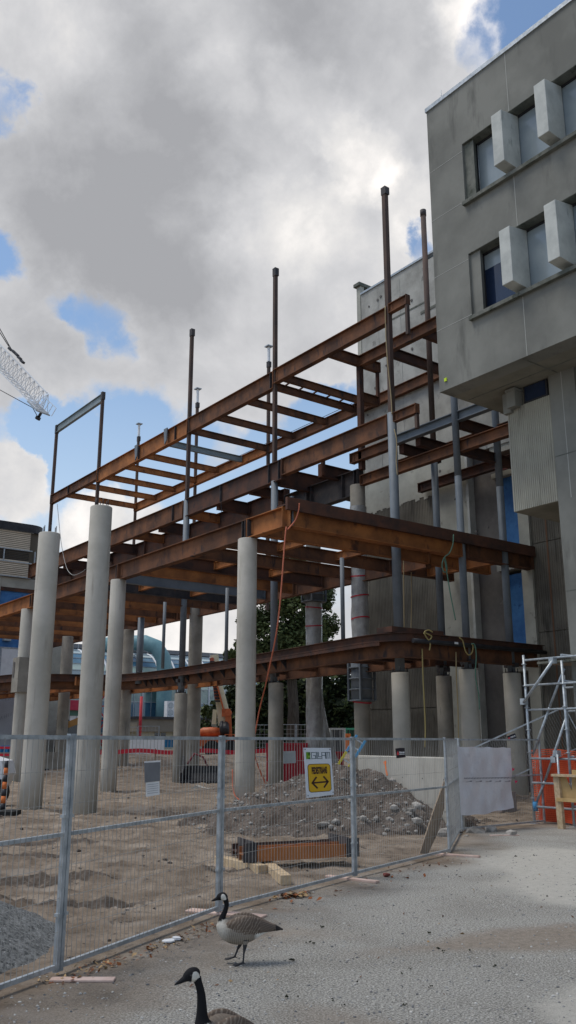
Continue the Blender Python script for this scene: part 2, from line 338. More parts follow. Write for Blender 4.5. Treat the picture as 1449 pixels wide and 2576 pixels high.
# ------------------------------------------------------------------ near concrete building (right)
def near_building():
    X = 16.0; Y1 = 14.72; YE = -7.0; Z0, Z1 = 10.62, 19.2
    b = thing('concrete_building', (X, Y1, 0), 'near grey concrete office block overhanging on the right, with boxy white fins between its windows', 'building')
    T = .5
    rows = [(15.66, 17.42), (12.33, 14.10)]
    YS = 13.5
    w = MB()
    # facade: strips round the two long window slots
    w.box(X, X+T, YE, Y1, rows[0][1], Z1); w.box(X, X+T, YE, Y1, rows[1][1], rows[0][0]); w.box(X, X+T, YE, Y1, Z0, rows[1][0])
    for z0, z1 in rows: w.box(X, X+T, YS, Y1, z0, z1)
    w.build('facade_wall', BLD, b)
    w = MB(); w.box(X+T, 34, Y1-.4, Y1, Z0+.4, Z1); w.box(33.6, 34, YE, Y1-.4, Z0+.4, Z1); w.box(X+T, 33.6, YE, YE+.4, Z0+.4, Z1); w.build('side_wall', BLD, b)
    MB().box(X+T, 33.6, YE+.4, Y1-.4, Z1-.4, Z1-.1).build('roof', BLDD, b)
    w = MB(); w.box(X+T, 34, YE, Y1, Z0, Z0+.4); w.build('soffit', SOFF, b)
    w = MB()
    for i in range(4): w.box(X+.06, 17.38, 12.05-3.6*i, 12.09-3.6*i, Z0-.006, Z0)
    w.box(16.98, 17.02, YE, Y1-.1, Z0-.004, Z0)
    w.build('soffit_groove', BLDD, b)
    w = MB(); w.box(X-.04, X+T+.1, YE, Y1+.03, Z1, Z1+.13); w.box(X+T+.1, 34, Y1-.4, Y1+.03, Z1, Z1+.13); w.build('roof_coping', GALV, b)
    MB().cyl((X+.2, Y1-.4, Z1+.12), (X+.2, Y1-.4, Z1+.6), .012, n=5).build('lightning_rod', GALV, b)
    j = MB(); e = .004
    for k in range(3):
        yy = 11.9-4.02*k
        j.box(X-e, X, yy-.008, yy+.008, rows[0][1], Z1); j.box(X-e, X, yy-.008, yy+.008, rows[1][1], rows[0][0]); j.box(X-e, X, yy-.008, yy+.008, Z0, rows[1][0])
    for zz in (17.2, 15.67, 13.94, 12.36): j.box(X-e, X, YS, Y1, zz-.007, zz+.007)
    j.build('wall_joint', JOINT, b)
    MB().box(X-.03, X, Y1-.28, Y1-.20, 10.85, 10.94).build('survey_target', M('target_yellow', (.55, .75, .05)), b)
    for ri, (z0, z1) in enumerate(rows):
        # sloping sill and thin head lining, coloured dark for the shade on their undersides
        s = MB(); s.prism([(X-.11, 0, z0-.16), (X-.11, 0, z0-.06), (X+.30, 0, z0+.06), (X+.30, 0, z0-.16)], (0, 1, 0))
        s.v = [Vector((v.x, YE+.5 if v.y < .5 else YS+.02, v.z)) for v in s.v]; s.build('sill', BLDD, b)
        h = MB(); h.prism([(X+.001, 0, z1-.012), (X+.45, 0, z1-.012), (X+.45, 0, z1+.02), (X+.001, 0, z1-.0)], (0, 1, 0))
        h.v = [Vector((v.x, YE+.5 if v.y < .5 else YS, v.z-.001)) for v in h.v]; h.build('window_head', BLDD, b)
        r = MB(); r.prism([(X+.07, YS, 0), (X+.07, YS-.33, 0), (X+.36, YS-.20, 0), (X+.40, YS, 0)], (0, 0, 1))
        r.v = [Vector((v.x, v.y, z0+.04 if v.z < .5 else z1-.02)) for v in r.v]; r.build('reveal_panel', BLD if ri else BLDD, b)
        for k in range(9):
            ya = 13.30-1.335*k          # left end of window k
            yb = ya-1.08
            f = MB(); xf = X+.30
            f.box(xf, xf+.06, ya-.05, ya, z0+.04, z1-.02); f.box(xf, xf+.06, yb, yb+.05, z0+.04, z1-.02)
            f.box(xf, xf+.06, yb+.05, ya-.05, z1-.08, z1-.02); f.box(xf, xf+.06, yb+.05, ya-.05, z0+.04, z0+.10)
            wo = f.build('window', FRAMEM, b)
            if ri == 1 and k == 0:
                MB().box(xf+.03, xf+.04, yb+.05, ya-.05, z0+.10, z0+1.28).build('pane', NAVYG, wo)
                MB().box(xf+.028, xf+.042, yb+.05, ya-.05, z0+1.28, z1-.08).build('blind', BLIND, wo)
            else:
                MB().box(xf+.03, xf+.04, yb+.05, ya-.05, z0+.10, z1-.08).build('pane', BLIND, wo)
                MB().cyl((xf+.0, ya-.085, z0+.1), (xf+.0, ya-.085, z1-.08), .012, n=6).build('glazing_bead', GALV, wo)
            # pier and projecting fin between windows
            yc = ya-1.08; MB().box(X+.20, X+.45, yc-.25, yc, z0+.05, z1-.03).build('pier', FIN, b)
            fi = MB(); y1 = ya-1.115; y0 = y1-.325
            x0 = X-.38; zb = z0+.13; zt = z1-.10
            vs = [(x0, y0, zb), (x0, y1, zb), (X+.30, y1, zb-.04), (X+.30, y0, zb-.04), (x0, y0, zt-.06), (x0, y1, zt-.06), (X+.30, y1, zt+.06), (X+.30, y0, zt+.06)]
            fi.add([Vector(v) for v in vs], [(0, 1, 2, 3), (7, 6, 5, 4), (0, 4, 5, 1), (1, 5, 6, 2), (2, 6, 7, 3), (3, 7, 4, 0)])
            fo = fi.build('fin', FIN, b)
            bv = fo.modifiers.new('b', 'BEVEL'); bv.width = .012; bv.segments = 2
    # box under the soffit, ribbed front
    XB = 17.4
    ribbed(XB, 12.36, 13.70, 7.40, 10.13, .060, .013, 'ribbed_panel', RIB, b)
    MB().box(XB+.03, 19.6, 12.36, 13.69, 7.39, 10.13).build('hung_box', SOFF, b)
    MB().box(XB+.1, 19.6, 12.36, 13.62, 10.13, 10.62).build('clerestory_wall', SOFF, b)
    wn = MB(); wn.box(XB+.04, XB+.1, 12.45, 13.17, 10.16, 10.6); o = wn.build('clerestory_window', FRAMEM, b)
    MB().box(XB+.03, XB+.04, 12.5, 13.12, 10.2, 10.58).build('pane', NAVYG, o)
    w = MB(); w.box(XB-.22, XB+.12, 13.25, 13.52, 10.08, 10.50); w.box(XB-.1, XB+.1, 13.50, 13.74, 10.0, 10.55); w.box(XB-.24, XB+.14, 13.23, 13.54, 10.50, 10.57); o = w.build('corbel', BLD, b)
    # pier wall running down to the ground
    w = MB(); w.box(XB, XB+2.6, 11.62, 12.36, 7.40, Z0); w.box(XB, XB+2.6, 9.5, 11.58, 7.40, Z0-.5); w.box(XB, XB+2.6, YE, 12.36, 0, 7.40); w.box(XB, XB+2.6, YE, 9.5, 7.40, Z0); w.build('pier_wall', BLD, b)
    MB().box(XB+.15, XB+.2, 9.5, 11.6, 10.12, 10.6).build('clerestory_window', NAVYG, b)
    j = MB()
    for zz in (8.5, 5.2, 2.2): j.box(XB-.004, XB, YE, 12.35, zz-.012, zz+.012)
    j.build('pier_joint', BLDD, b)
    MB().box(XB-.004, XB, 11.98, 12.0, 7.4, Z0).build('pier_joint', JOINT, b)
    return b
def ribbed(x, y0, y1, z0, z1, pitch, depth, name, mat, parent, zsplit=None):
    n = int((y1-y0)/pitch); prof = []
    for i in range(n):
        a = y0+i*pitch; rr = random.uniform(-.003, .003)
        prof += [(a, x+depth), (a+.25*pitch, x+depth), (a+.36*pitch, x+rr), (a+.86*pitch, x+rr)]
    prof.append((y1, x+depth))
    vs = [(xx, yy, z0) for yy, xx in prof]+[(xx, yy, z1) for yy, xx in prof]; m = len(prof)
    mb = MB().add(vs, [(i, i+1, m+i+1, m+i) for i in range(m-1)])
    mb.add([(xx, yy, z0) for yy, xx in prof]+[(x+depth+.05, y1, z0), (x+depth+.05, y0, z0)], [tuple(range(m+2))])
    return mb.build(name, mat, parent, fix=False)
near_building()
# ------------------------------------------------------------------ tall stripped stair core behind the steel
def core():
    X = 26.5
    b = thing('concrete_stair_core', (X, 25, 0), 'tall stripped concrete wall with dark ribbed lower panels and blue sheeting, behind the steel', 'building')
    z1 = 23.2
    # upper rough wall
    MB().box(X, X+2.5, 24.9, 29.3, 13.4, z1).build('upper_wall', ROUGH, b)
    MB().box(X, X+1.2, 16, 24.9, 13.2, z1-.2).build('upper_wall', ROUGH, b)
    w = MB(); w.box(X, X+.25, 29.35, 29.62, 0, z1+.55); w.box(X+.25, X+4.5, 29.35, 29.62, 0, z1+.4); w.build('end_wall', ROUGHL, b)
    MB().box(X-.12, X+4.6, 29.28, 29.72, z1+.55, z1+.72).build('wall_cap', BLDD, b)
    s = MB()
    for yy in (28.1, 26.6): s.box(X-.012, X, yy-.012, yy+.012, 13.5, z1-.3)
    s.build('pale_streak', JOINT, b)
    s = MB(); s.box(X-.02, X, 24.9, 27.9, 20.98, 21.05); s.box(X-.03, X, 16, 25.3, 20.5, 20.62); s.box(X-.02, X, 16, 24.9, 17.2, 17.24); s.build('broken_ledge', BLDD, b)
    MB().box(X-.06, X+.3, 16, 29.3, z1, z1+.10).build('parapet_rail', GALV, b)
    fx = MB()
    rnd = random.Random(3)
    for i in range(46):
        yy = rnd.uniform(20, 29.2); zz = rnd.uniform(9.5 if yy < 24.8 else 13.8, 22.6)
        fx.cyl((X-.03, yy, zz), (X+.02, yy, zz), rnd.choice((.035, .05, .07)), n=7)
    fx.build('tie_hole', SLAB, b)
    # ribbed lower wall, two lifts
    for (z0, z2) in ((0.0, 3.1), (3.14, 8.95), (9.0, 12.0)):
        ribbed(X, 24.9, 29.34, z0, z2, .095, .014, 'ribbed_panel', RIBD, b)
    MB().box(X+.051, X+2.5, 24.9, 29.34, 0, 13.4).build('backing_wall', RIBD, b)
    # broken bottom edge of the old floor line above the ribs
    e = MB(); pts = []; MB().box(X-.012, X+.05, 24.9, 29.34, 12.02, 13.39).build('stripped_band', ROUGHL, b)
    yy = 24.92
    while yy < 29.2: dz = max(.02, rnd.uniform(-.02, .16)+.05*math.sin(yy*4)); e.box(X-.011, X+.03, yy, yy+.13, 12.015-dz, 12.02); yy += .13
    e.build('broken_edge', ROUGHL, b)
    MB().box(X-.02, X+.5, 23.12, 24.88, 0, 13.4).build('pale_wall', ROUGHL, b)
    MB().box(X-.10, X+.5, 22.98, 23.10, 0, 13.4).build('wall_edge', FIN, b)
    MB().box(X+.25, X+.8, 21.76, 22.98, 0, 13.4).build('dark_slab', SLAB, b)
    MB().box(X+.8, X+1.2, 20.5, 21.8, 0, 13.4).build('recess_wall', SLAB, b)
    s = MB(); s.box(X+.05, X+.8, 20.6, 21.9, 8.15, 8.95); s.box(X+.05, X+.8, 20.6, 21.9, 4.3, 5.2); s.box(X+.05, X+.8, 20.6, 21.9, 11.9, 12.1); s.box(X+.05, X+.8, 20.6, 21.9, 12.9, 13.4); s.build('floor_edge', ROUGHL, b)
    for k, (z0, z2) in enumerate(((5.2, 8.0), (8.98, 11.9))):
        mb = MB(); nu, nv = 9, 16; vs = []
        for i in range(nu+1):
            for jj in range(nv+1):
                y = 20.62+(21.75-20.62)*i/nu; z = z0+(z2-z0)*jj/nv
                vs.append((X+.36-.10*abs(mnoise.noise(Vector((y*3, z*1.1, k*7)))), y, z))
        fs = [(i*(nv+1)+jj, (i+1)*(nv+1)+jj, (i+1)*(nv+1)+jj+1, i*(nv+1)+jj+1) for i in range(nu) for jj in range(nv)]
        mb.add(vs, fs, True).build('blue_sheeting', BLUET, b, fix=False)
    w = MB(); w.box(X+.2, X+.25, 21.70, 21.76, 5.2, 12); w.build('opening_trim', M('dark_red_trim', (.12, .04, .04)), b)
    MB().box(X+.1, X+.6, 20.5, 21.6, 12.15, 12.3).build('cut_pipe', M('dark_red_trim', (.12, .04, .04)), b)
    MB().box(X-.12, X+.4, 20.12, 20.60, 0, 13.4).build('jamb_wall', ROUGHL, b)
    for (z0, z2) in ((0.0, 2.3), (2.33, 5.6), (5.63, 8.9), (8.93, 13.4)):
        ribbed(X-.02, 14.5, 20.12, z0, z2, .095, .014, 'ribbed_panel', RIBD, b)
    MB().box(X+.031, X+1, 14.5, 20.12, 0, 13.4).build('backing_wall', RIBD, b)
    MB().box(X-.03, X-.005, 19.40, 19.46, 0, 10).build('rust_streak', M('rust_streak', (.16, .085, .05)), b)
    return b
core()
# ------------------------------------------------------------------ steel frame
FR = thing('steel_building_skeleton', (21, 21.7, 0), 'rusty brown multi-level steel skeleton of beams and tall posts in mid-site', 'steel frame')
NB = [0]
def beam(p0, p1, h, mat=RUST, b=.26, name='beam', stiff=None):
    mb_ = MB().ibeam(p0, p1, h, b); p0_, p1_ = Vector(p0), Vector(p1); d_ = (p1_-p0_).normalized(); s_ = d_.cross(UPV).normalized()
    for q_, k_ in ((p0_, 1), (p1_, -1)): mb_.obox(q_+d_*(.012*k_)-UPV*(h/2), d_, s_, UPV, .010, b/2+.012, h/2+.008); mb_.obox(q_+d_*(.10*k_)-UPV*(h/2), d_, s_, UPV, .07, .03, h*.3)
    o = mb_.build(name, mat, FR); NB[0] += 1
    if stiff:
        p0, p1 = Vector(p0), Vector(p1); d = (p1-p0).normalized(); sd = d.cross(UPV).normalized(); m = MB()
        for t in stiff:
            c = p0+(p1-p0)*t-UPV*(h/2); m.obox(c, d, sd, UPV, .012, b/2-.004, h/2-.03)
        m.build('stiffener', DARKST, o)
    return o
def ALONG(x, y0, y1, z, h, mat=RUST, b=.26, stiff=None, name='beam'): return beam((x, y0, z), (x, y1, z), h, mat, b, name, stiff)
def CROSS(y, x0, x1, z, h, mat=RUST, b=.22, stiff=None, name='beam'): return beam((x0, y, z), (x1, y, z), h, mat, b, name, stiff)
def post(x, y, z0, z1, w, mat=RUSTP, cap=None, capc=None):
    o = MB().box(x-w/2, x+w/2, y-w/2, y+w/2, z0, z1).build('post', mat, FR)
    bv = o.modifiers.new('b', 'BEVEL'); bv.width = .015; bv.segments = 2
    if cap:
        c = MB(); c.box(x-w/2-.015, x+w/2+.015, y-w/2-.05, y+w/2+.01, z1-cap, z1-.04); c.box(x-w/2-.01, x+w/2+.03, y-w/2-.02, y+w/2+.03, z1-.04, z1)
        c.build('splice_plate', capc or DARKST, o)
    return o
def pipe(x, y, z0, z1, r, mat=PRIM, base=True):
    o = MB().cyl((x, y, z0), (x, y, z1), r, n=24).build('pipe_post', mat, FR)
    if base:
        c = MB(); c.cyl((x, y, z0-.05), (x, y, z0), r+.12, n=4, sm=False); o2 = c.build('base_plate', DARKST, o)
        c = MB()
        for a in range(4): c.cyl((x+(r+.07)*math.cos(a*1.57+.785), y+(r+.07)*math.sin(a*1.57+.785), z0-.05), (x+(r+.07)*math.cos(a*1.57+.785), y+(r+.07)*math.sin(a*1.57+.785), z0+.12), .018, n=5)
        c.build('anchor_bolt', BLACK, o)
    return o
X1 = 21.0
# upper deck, z 17.5
ALONG(X1, 21.7, 28.95, 17.6, .66, RUST); ALONG(X1, 28.95, 36.3, 17.55, .80, RUST, stiff=[.03]); ALONG(X1, 36.3, 46.9, 17.55, .84, RUSTO, stiff=[.12, .5]); ALONG(X1, 46.9, 54.0, 17.52, .60, RUST, stiff=[.6])
g = MB()
for yy in (38.6, 41.9): g.prism([(X1-.2, yy, 17.62), (X1-.2, yy-.35, 17.62), (X1-.2, yy-.32, 16.95), (X1-.2, yy-.12, 16.75)], (.06, 0, 0))
g.build('bracket_plate', PRIM, FR)
ALONG(26.4, 37.0, 52.6, 17.5, .52, RUSTO); ALONG(26.4, 16.0, 37.0, 17.5, .5, RUST)
for i, y in enumerate((28.75, 29.8, 31.95, 34.6, 37.05, 39.5, 42.1, 44.6, 47.2, 49.7, 52.4)):
    CROSS(y, X1+.13, 26.3, 17.45, .34, PRIML if i == 5 else (RUSTO if i > 5 else RUST), .18)
c = MB()
for k in range(6): c.bar((22.0+k*.8, 28.75, 17.42), (22.15+k*.8, 29.8, 17.42), .06, .06)
c.build('spacer', RUSTD, FR)
CROSS(25.5, X1+.13, 24.0, 17.5, .45, RUST); post(23.9, 25.5, 15.6, 17.06, .13, RUSTD); CROSS(25.5, 22.9, 23.9, 15.9, .4, RUST)
ALONG(22.9, 16.5, 25.5, 17.5, .48, RUST); CROSS(23.9, 23.0, 26.3, 17.4, .42, RUSTD); CROSS(21.8, 23.0, 26.3, 17.4, .42, RUSTD); CROSS(19.0, 23.0, 26.3, 17.4, .42, RUSTD)
ALONG(X1, 20.66, 21.62, 17.68, .38, RUST, .2); post(X1, 20.72, 16.1, 17.3, .13)
ALONG(X1, 20.40, 21.55, 13.32, .36, RUST, .2); post(X1, 20.45, 12.9, 12.97, .13); post(X1, 20.45, 12.4, 12.98, .13)
# posts on the front line
pipe(X1, 21.7, 4.08, 13.35, .165); post(X1, 21.7, 13.35, 22.75, .19, cap=.34)
post(X1, 28.95, 13.3, 22.6, .17, cap=.4); pipe(X1, 28.95, 4.1, 12.5, .15)
pipe(X1, 36.3, 4.0, 13.3, .15); post(X1, 36.3, 13.3, 22.5, .17, cap=.4)
post(X1, 46.9, 12.4, 22.5, .18, cap=.5); post(X1, 54.0, 12.4, 22.45, .18, cap=.6)
ALONG(X1, 46.9, 54.0, 22.4, .50, PRIML, .2)
for y, w in ((37.0, .16), (44.7, .16), (52.6, .16)):
    post(26.4, y, 8.4, 22.4, w, cap=.35); post(26.4, y, 22.4, 23.3, .13, WHITE); MB().box(26.22, 26.58, y-.18, y+.18, 23.3, 23.36).build('cap_plate', GALV, FR)
post(22.9, 25.5, 12.5, 17.05, .22, RUSTD)
pipe(24.6, 23.1, 4.2, 13.2, .135); MB().cyl((24.6, 23.1, 13.2), (24.6, 23.1, 23.9), .115, n=16).build('pipe_post', RUSTP, FR); MB().cyl((24.6, 23.1, 23.65), (24.6, 23.1, 23.93), .135, n=12).build('splice_plate', DARKST, FR)
pipe(22.7, 20.2, 4.17, 10.9, .125); pipe(24.95, 20.2, 4.15, 10.9, .135)
MB().cyl((22.7, 20.2, 10.9), (22.7, 20.2, 17.0), .125, n=20).build('pipe_post', PRIM, FR); MB().cyl((24.95, 20.2, 10.9), (24.95, 20.2, 17.0), .135, n=20).build('pipe_post', PRIM, FR)
# middle deck, z 13.3
ALONG(X1, 21.85, 28.3, 13.33, .74, RUST); ALONG(X1, 28.3, 36.3, 13.32, .88, RUSTD, stiff=[.03, .12, .6]); ALONG(X1, 36.5, 47, 13.3, .88, RUST, stiff=[.1]); ALONG(X1, 47, 57, 13.28, .86, RUST)
ALONG(22.8, 17.5, 23.5, 13.33, .36, PRIM, stiff=[.45]); ALONG(22.8, 23.5, 26.0, 13.28, .42, RUST)
ALONG(25.0, 17.5, 25.5, 13.3, .40, RUST); ALONG(26.2, 20.2, 25.5, 12.5, .40, RUSTD)
CROSS(23.2, 22.9, 25.0, 13.0, .40, RUSTD); CROSS(22.3, 22.9, 25, 13.05, .38, RUSTD); CROSS(20.2, 22.9, 25, 13.15, .4, RUSTD); CROSS(20.3, 22.9, 26.3, 12.2, .38, RUSTD); CROSS(18.2, 22.9, 26.3, 13.15, .4, RUSTD)
CROSS(27.0, 21.9, 24.0, 12.95, .55, RUSTD); post(22.0, 26.9, 12.42, 13.3, .14, RUSTD); ALONG(22.9, 17.5, 25.5, 12.25, .42, RUST); CROSS(28.9, 21.15, 25.5, 13.12, .80, RUSTD)
ALONG(22.9, 25.6, 30.6, 12.55, 1.05, DARKST, .34, stiff=[.05, .2, .62, .68]); ALONG(22.9, 30.6, 44, 12.88, 1.1, RUSTD, .3); ALONG(22.9, 44, 57, 12.88, 1.1, RUSTD, .3)
for i, y in enumerate((30.9, 33.6, 36.3, 39.2, 42.0, 45.2, 48.4, 51.5, 54.5)): CROSS(y, X1+.1, 22.86, 12.84, .58 if i % 2 else .45, RUSTO if i in (2, 4) else RUSTD)
# main deck, z 8.5
ALONG(15.1, 20.2, 22.1, 8.55, .62, RUSTO, .3, stiff=[.97]); ALONG(15.1, 22.1, 31.1, 8.55, .64, RUST, .3, stiff=[.012, .03]); ALONG(15.1, 31.1, 40.1, 8.55, .64, RUST, .3, stiff=[.015]); ALONG(15.1, 40.1, 57, 8.55, .64, RUSTO, .3, stiff=[.015])
CROSS(20.2, 15.1, 22.55, 8.55, .60, RUSTO, .32); CROSS(20.2, 22.85, 26.4, 8.55, .60, RUST, .32)
MB().box(14.92, 26.4, 19.92, 20.02, 8.40, 8.78).build('deck_edge_plate', RUSTD, FR)  # dark colour stands in for the shaded underside of the edge flange
MB().box(14.95, 26.4, 20.02, 20.5, 8.56, 8.6).build('deck_edge_plate', RUSTD, FR)
MB().box(X1-5.9+.14, 15.3, 20.12, 20.26, 7.95, 8.9).build('corner_plate', PRIM, FR)
ALONG(22.9, 22.0, 30, 8.5, .60, RUST); ALONG(22.9, 30, 40, 8.5, .60, RUST); ALONG(22.9, 40, 57, 8.5, .60, RUST)
dm = [RUSTO, RUST, RUST, RUSTD, RUSTO, PRIM, DARKST, RUST, RUSTO, RUST, RUSTO, RUST, RUSTO, RUST, RUSTO, RUST, RUSTO]
for i in range(17):
    y = 21.95+2.05*i; CROSS(y, 15.25, 22.8, 8.48, .46, dm[i], .2)
for x in (17.6, 20.2):
    ALONG(x, 26.05, 28.1, 8.45, .3, RUSTO, .16); ALONG(x, 32.2, 34.25, 8.45, .3, RUSTO, .16); ALONG(x, 22.0, 24.0, 8.45, .3, RUSTO, .16)
CROSS(24.0, 23.0, 26.3, 8.48, .44, RUST); CROSS(22.1, 23.0, 26.3, 8.48, .44, RUSTO); ALONG(25.0, 20.3, 24, 8.5, .42, RUSTO)
for (x, y) in ((19.9, 30.8), (19.7, 23.1), (19.7, 35.8)): MB().cyl((x, y, 5.0), (x, y, 8.05), .075, n=12).build('hanger_post', PRIM, FR)
pipe(X1, 40.6, 4.6, 7.95, .17, base=False)
# low curved deck, z 5.1
edge = [(16.1, 57), (16.1, 48), (16.15, 46), (16.5, 44.7), (17.3, 43.9), (18.6, 43.3), (20.1, 42.7), (20.75, 41.6), (21.05, 40), (21.1, 38.2), (20.9, 34.5), (20.55, 31.2), (20.15, 28.4), (19.9, 26.2), (19.65, 24.2), (19.45, 22.4), (19.35, 21.2), (19.45, 20.55), (19.75, 20.15), (20.3, 20.0), (26.3, 20.0)]
def smooth(pts, n=3):
    out = []
    for i in range(len(pts)-1):
        p0 = Vector(pts[max(i-1, 0)]); p1 = Vector(pts[i]); p2 = Vector(pts[i+1]); p3 = Vector(pts[min(i+2, len(pts)-1)])
        for k in range(n):
            t = k/n; out.append(.5*((2*p1)+(p2-p0)*t+(2*p0-5*p1+4*p2-p3)*t*t+(3*p1-p0-3*p2+p3)*t**3))
    out.append(Vector(pts[-1])); return out
es = smooth([(a, b_, 0) for a, b_ in edge[:-1]])+[Vector((26.3, 20, 0))]
def sweep(pts, prof, name, mat):
    n = len(prof); vs = []
    for i, p in enumerate(pts):
        t = (pts[min(i+1, len(pts)-1)]-pts[max(i-1, 0)]).normalized(); sd = Vector((-t.y, t.x, 0))
        vs += [Vector((p.x, p.y, 0))+sd*a+UPV*z for a, z in prof]
    fs = [(i*n+k, i*n+(k+1) % n, (i+1)*n+(k+1) % n, (i+1)*n+k) for i in range(len(pts)-1) for k in range(n)]
    fs += [tuple(range(n)), tuple((len(pts)-1)*n+k for k in range(n))]
    return MB().add(vs, fs).build(name, mat, FR)
def chan(z1, z0, w, t=.02, off=0): return [(off-w, z1), (off+w, z1), (off+w, z1-t), (off+t/2, z1-t), (off+t/2, z0+t), (off+w, z0+t), (off+w, z0), (off-w, z0), (off-w, z0+t), (off-t/2, z0+t), (off-t/2, z1-t), (off-w, z1-t)]
sweep(es, chan(5.12, 4.86, .11, off=-.16), 'curved_edge_channel', RUSTD)
sweep(es, chan(5.02, 4.36, .12, off=.10), 'curved_edge_beam', RUSTD if False else RUST)
sweep(es[:-8], [(-.26, 4.90), (-.20, 4.90), (-.20, 4.74), (-.26, 4.74)], 'kicker_strip', RUSTD)
MB().tube([(19.75, 19.78, 4.86), (20.4, 19.72, 4.86), (26.3, 19.72, 4.86)], .075, 12).build('edge_pipe', BLACK, FR)
MB().box(21.5, 21.66, 19.63, 19.645, 4.85, 4.92).build('white_tag', WHITE, FR)
MB().box(19.25, 21.6, 20.2, 20.9, 5.14, 5.32).build('deck_edge_plate', RUSTD, FR)
for i in range(17):
    y = 22.4+2.05*i
    xe = min((p.x for p in es if abs(p.y-y) < 1.2), default=20)+.3 if y < 41 else (16.6 if y > 45 else 21)
    if y > 41 and y < 45: xe = 18.6
    CROSS(y, xe, 22.8, 4.98, .42, RUSTO if i > 9 else RUST, .18)
ALONG(22.9, 22, 36, 4.98, .62, RUST); ALONG(22.9, 36, 57, 4.98, .62, RUSTO); CROSS(23.0, 20, 26.3, 4.98, .45, RUSTD); CROSS(21.2, 20, 26.3, 4.95, .4, RUSTO)
ALONG(19.5, 44.5, 57, 4.95, .55, RUSTO); ALONG(18.0, 45.5, 57, 4.95, .5, RUST)
gb = MB()
for p, q in zip(es[24:39:1], es[25:40:1]):
    t = (q-p).normalized(); sd = Vector((-t.y, t.x, 0)); 
    gb.prism([p+sd*(-.26)+UPV*4.86, p+sd*(.08)+UPV*4.86, p+sd*(.08)+UPV*4.45], t*.03)
gb.build('edge_bracket', DARKST, FR)
for (x, y) in ((X1, 28.95), (X1, 36.3), (24.6, 23.1), (22.7, 20.2), (24.95, 20.2)):
    s = MB(); s.box(x-.26, x+.26, y-.09, y+.09, 4.45, 4.6); s.box(x-.09, x+.09, y-.26, y+.26, 4.3, 4.45); s.build('seat_bracket', DARKST, FR)
# ------------------------------------------------------------------ concrete columns
def column(x, y, z1, r, mat, label, group=None, bolts=False, z0=-.3):
    t = thing('concrete_column', (x, y, 0), label, 'column', group)
    o = MB()
    n = 40; zs = [z0, 1.0, z1*.45, z1-.02, z1]; rr = [r, r, r, r, r-.015]
    o.tube([(x, y, z) for z in zs], rr, n); o.build('shaft', mat, t)
    sm = MB(); sm.tube([(x, y, z1*.52-.006), (x, y, z1*.52+.006)], r+.0025, 40, cap=False); sm.build('form_joint', mat, t)
    for q_ in ((.27, .0015), (.78, .0015)):
        sm = MB(); sm.tube([(x, y, z1*q_[0]-.004), (x, y, z1*q_[0]+.004)], r+q_[1], 40, cap=False); sm.build('form_joint', mat, t)
    sp = MB(); a0 = (x*7+y*3) % 6.28; sp.tube([(x+(r-.001)*math.cos(a0), y+(r-.001)*math.sin(a0), z0), (x+(r-.001)*math.cos(a0), y+(r-.001)*math.sin(a0), z1-.05)], .006, 6); sp.build('form_seam', mat, t)
    if bolts:
        m = MB()
        for a in range(6):
            q = a*math.pi/3+.3; m.cyl((x+r*.62*math.cos(q), y+r*.62*math.sin(q), z1), (x+r*.62*math.cos(q), y+r*.62*math.sin(q), z1+.22), .012, n=5)
        m.build('anchor_rod', BLACK, t)
    return t
def zt(px, py, x): return ON(px, py, 'x', x).z
column(9.47, 24.34, 7.72, .31, CONC, 'tall bare concrete column nearest the left edge of the two that rise above the main deck', bolts=True)
column(10.27, 22.6, 8.28, .31, CONC, 'tallest bare concrete column with anchor rods on top, second tall one from the left', bolts=True)
column(15.03, 22.15, 7.91, .30, CONC, 'front corner concrete column carrying the near end of the main deck, beside the orange rope')
column(15.04, 31.14, 7.91, .30, CONC, 'concrete column under the main deck beam just right of the tallest bare column')
t = column(15.1, 40.9, 7.91, .30, CONC, 'concrete column with a patched box on its shaft, partly behind the leftmost tall column')
MB().box(14.72, 15.42, 40.5, 41.3, 4.0, 5.6).build('formwork_box', CONCD, t); MB().box(14.69, 14.72, 41.0, 41.2, 4.7, 5.4).build('label_plate', SLAB, t)
column(21, 36.3, 3.95, .30, CONCD, 'short concrete column under a grey pipe post, left of the front corner column')
column(21.07, 28.9, 4.05, .30, CONCD, 'short concrete column just right of the front corner column, behind the dirt pile')
column(21, 21.7, 4.03, .30, CONC, 'short concrete column under the tallest pipe post, leftmost of the four before the dark ribbed wall')
column(24.6, 23.1, 4.15, .29, CONCD, 'darkest and narrowest short column before the ribbed wall, set back between two pale ones')
column(22.7, 20.2, 4.12, .31, CONC, 'pale short column before the ribbed wall with green rope hanging beside it')
column(24.95, 20.2, 4.1, .31, CONC, 'short column before the ribbed wall nearest the scaffold')
t = column(22.9, 25.8, 11.9, .31, CONCD, 'tall column wrapped in plastic and red tape at the left end of the ribbed wall')
def wrap(x, y, z0, z1, r, t, seed):
    mb = MB(); n = 30; m = int((z1-z0)/.16)+1; vs = []
    for i in range(m+1):
        z = z0+(z1-z0)*i/m
        for k in range(n):
            q = 2*math.pi*k/n; rad = r+.03+.035*mnoise.noise(Vector((math.cos(q)*2.2, math.sin(q)*2.2+seed, z*1.4)))+.015*mnoise.noise(Vector((math.cos(q)*5, math.sin(q)*5+seed, z*5)))
            vs.append((x+rad*math.cos(q), y+rad*math.sin(q), z))
    mb.add(vs, [(i*n+k, i*n+(k+1) % n, (i+1)*n+(k+1) % n, (i+1)*n+k) for i in range(m) for k in range(n)], True); mb.build('plastic_wrap', WRAP, t)
REDT = M('red_tape', (.45, .02, .04), rough=.5)
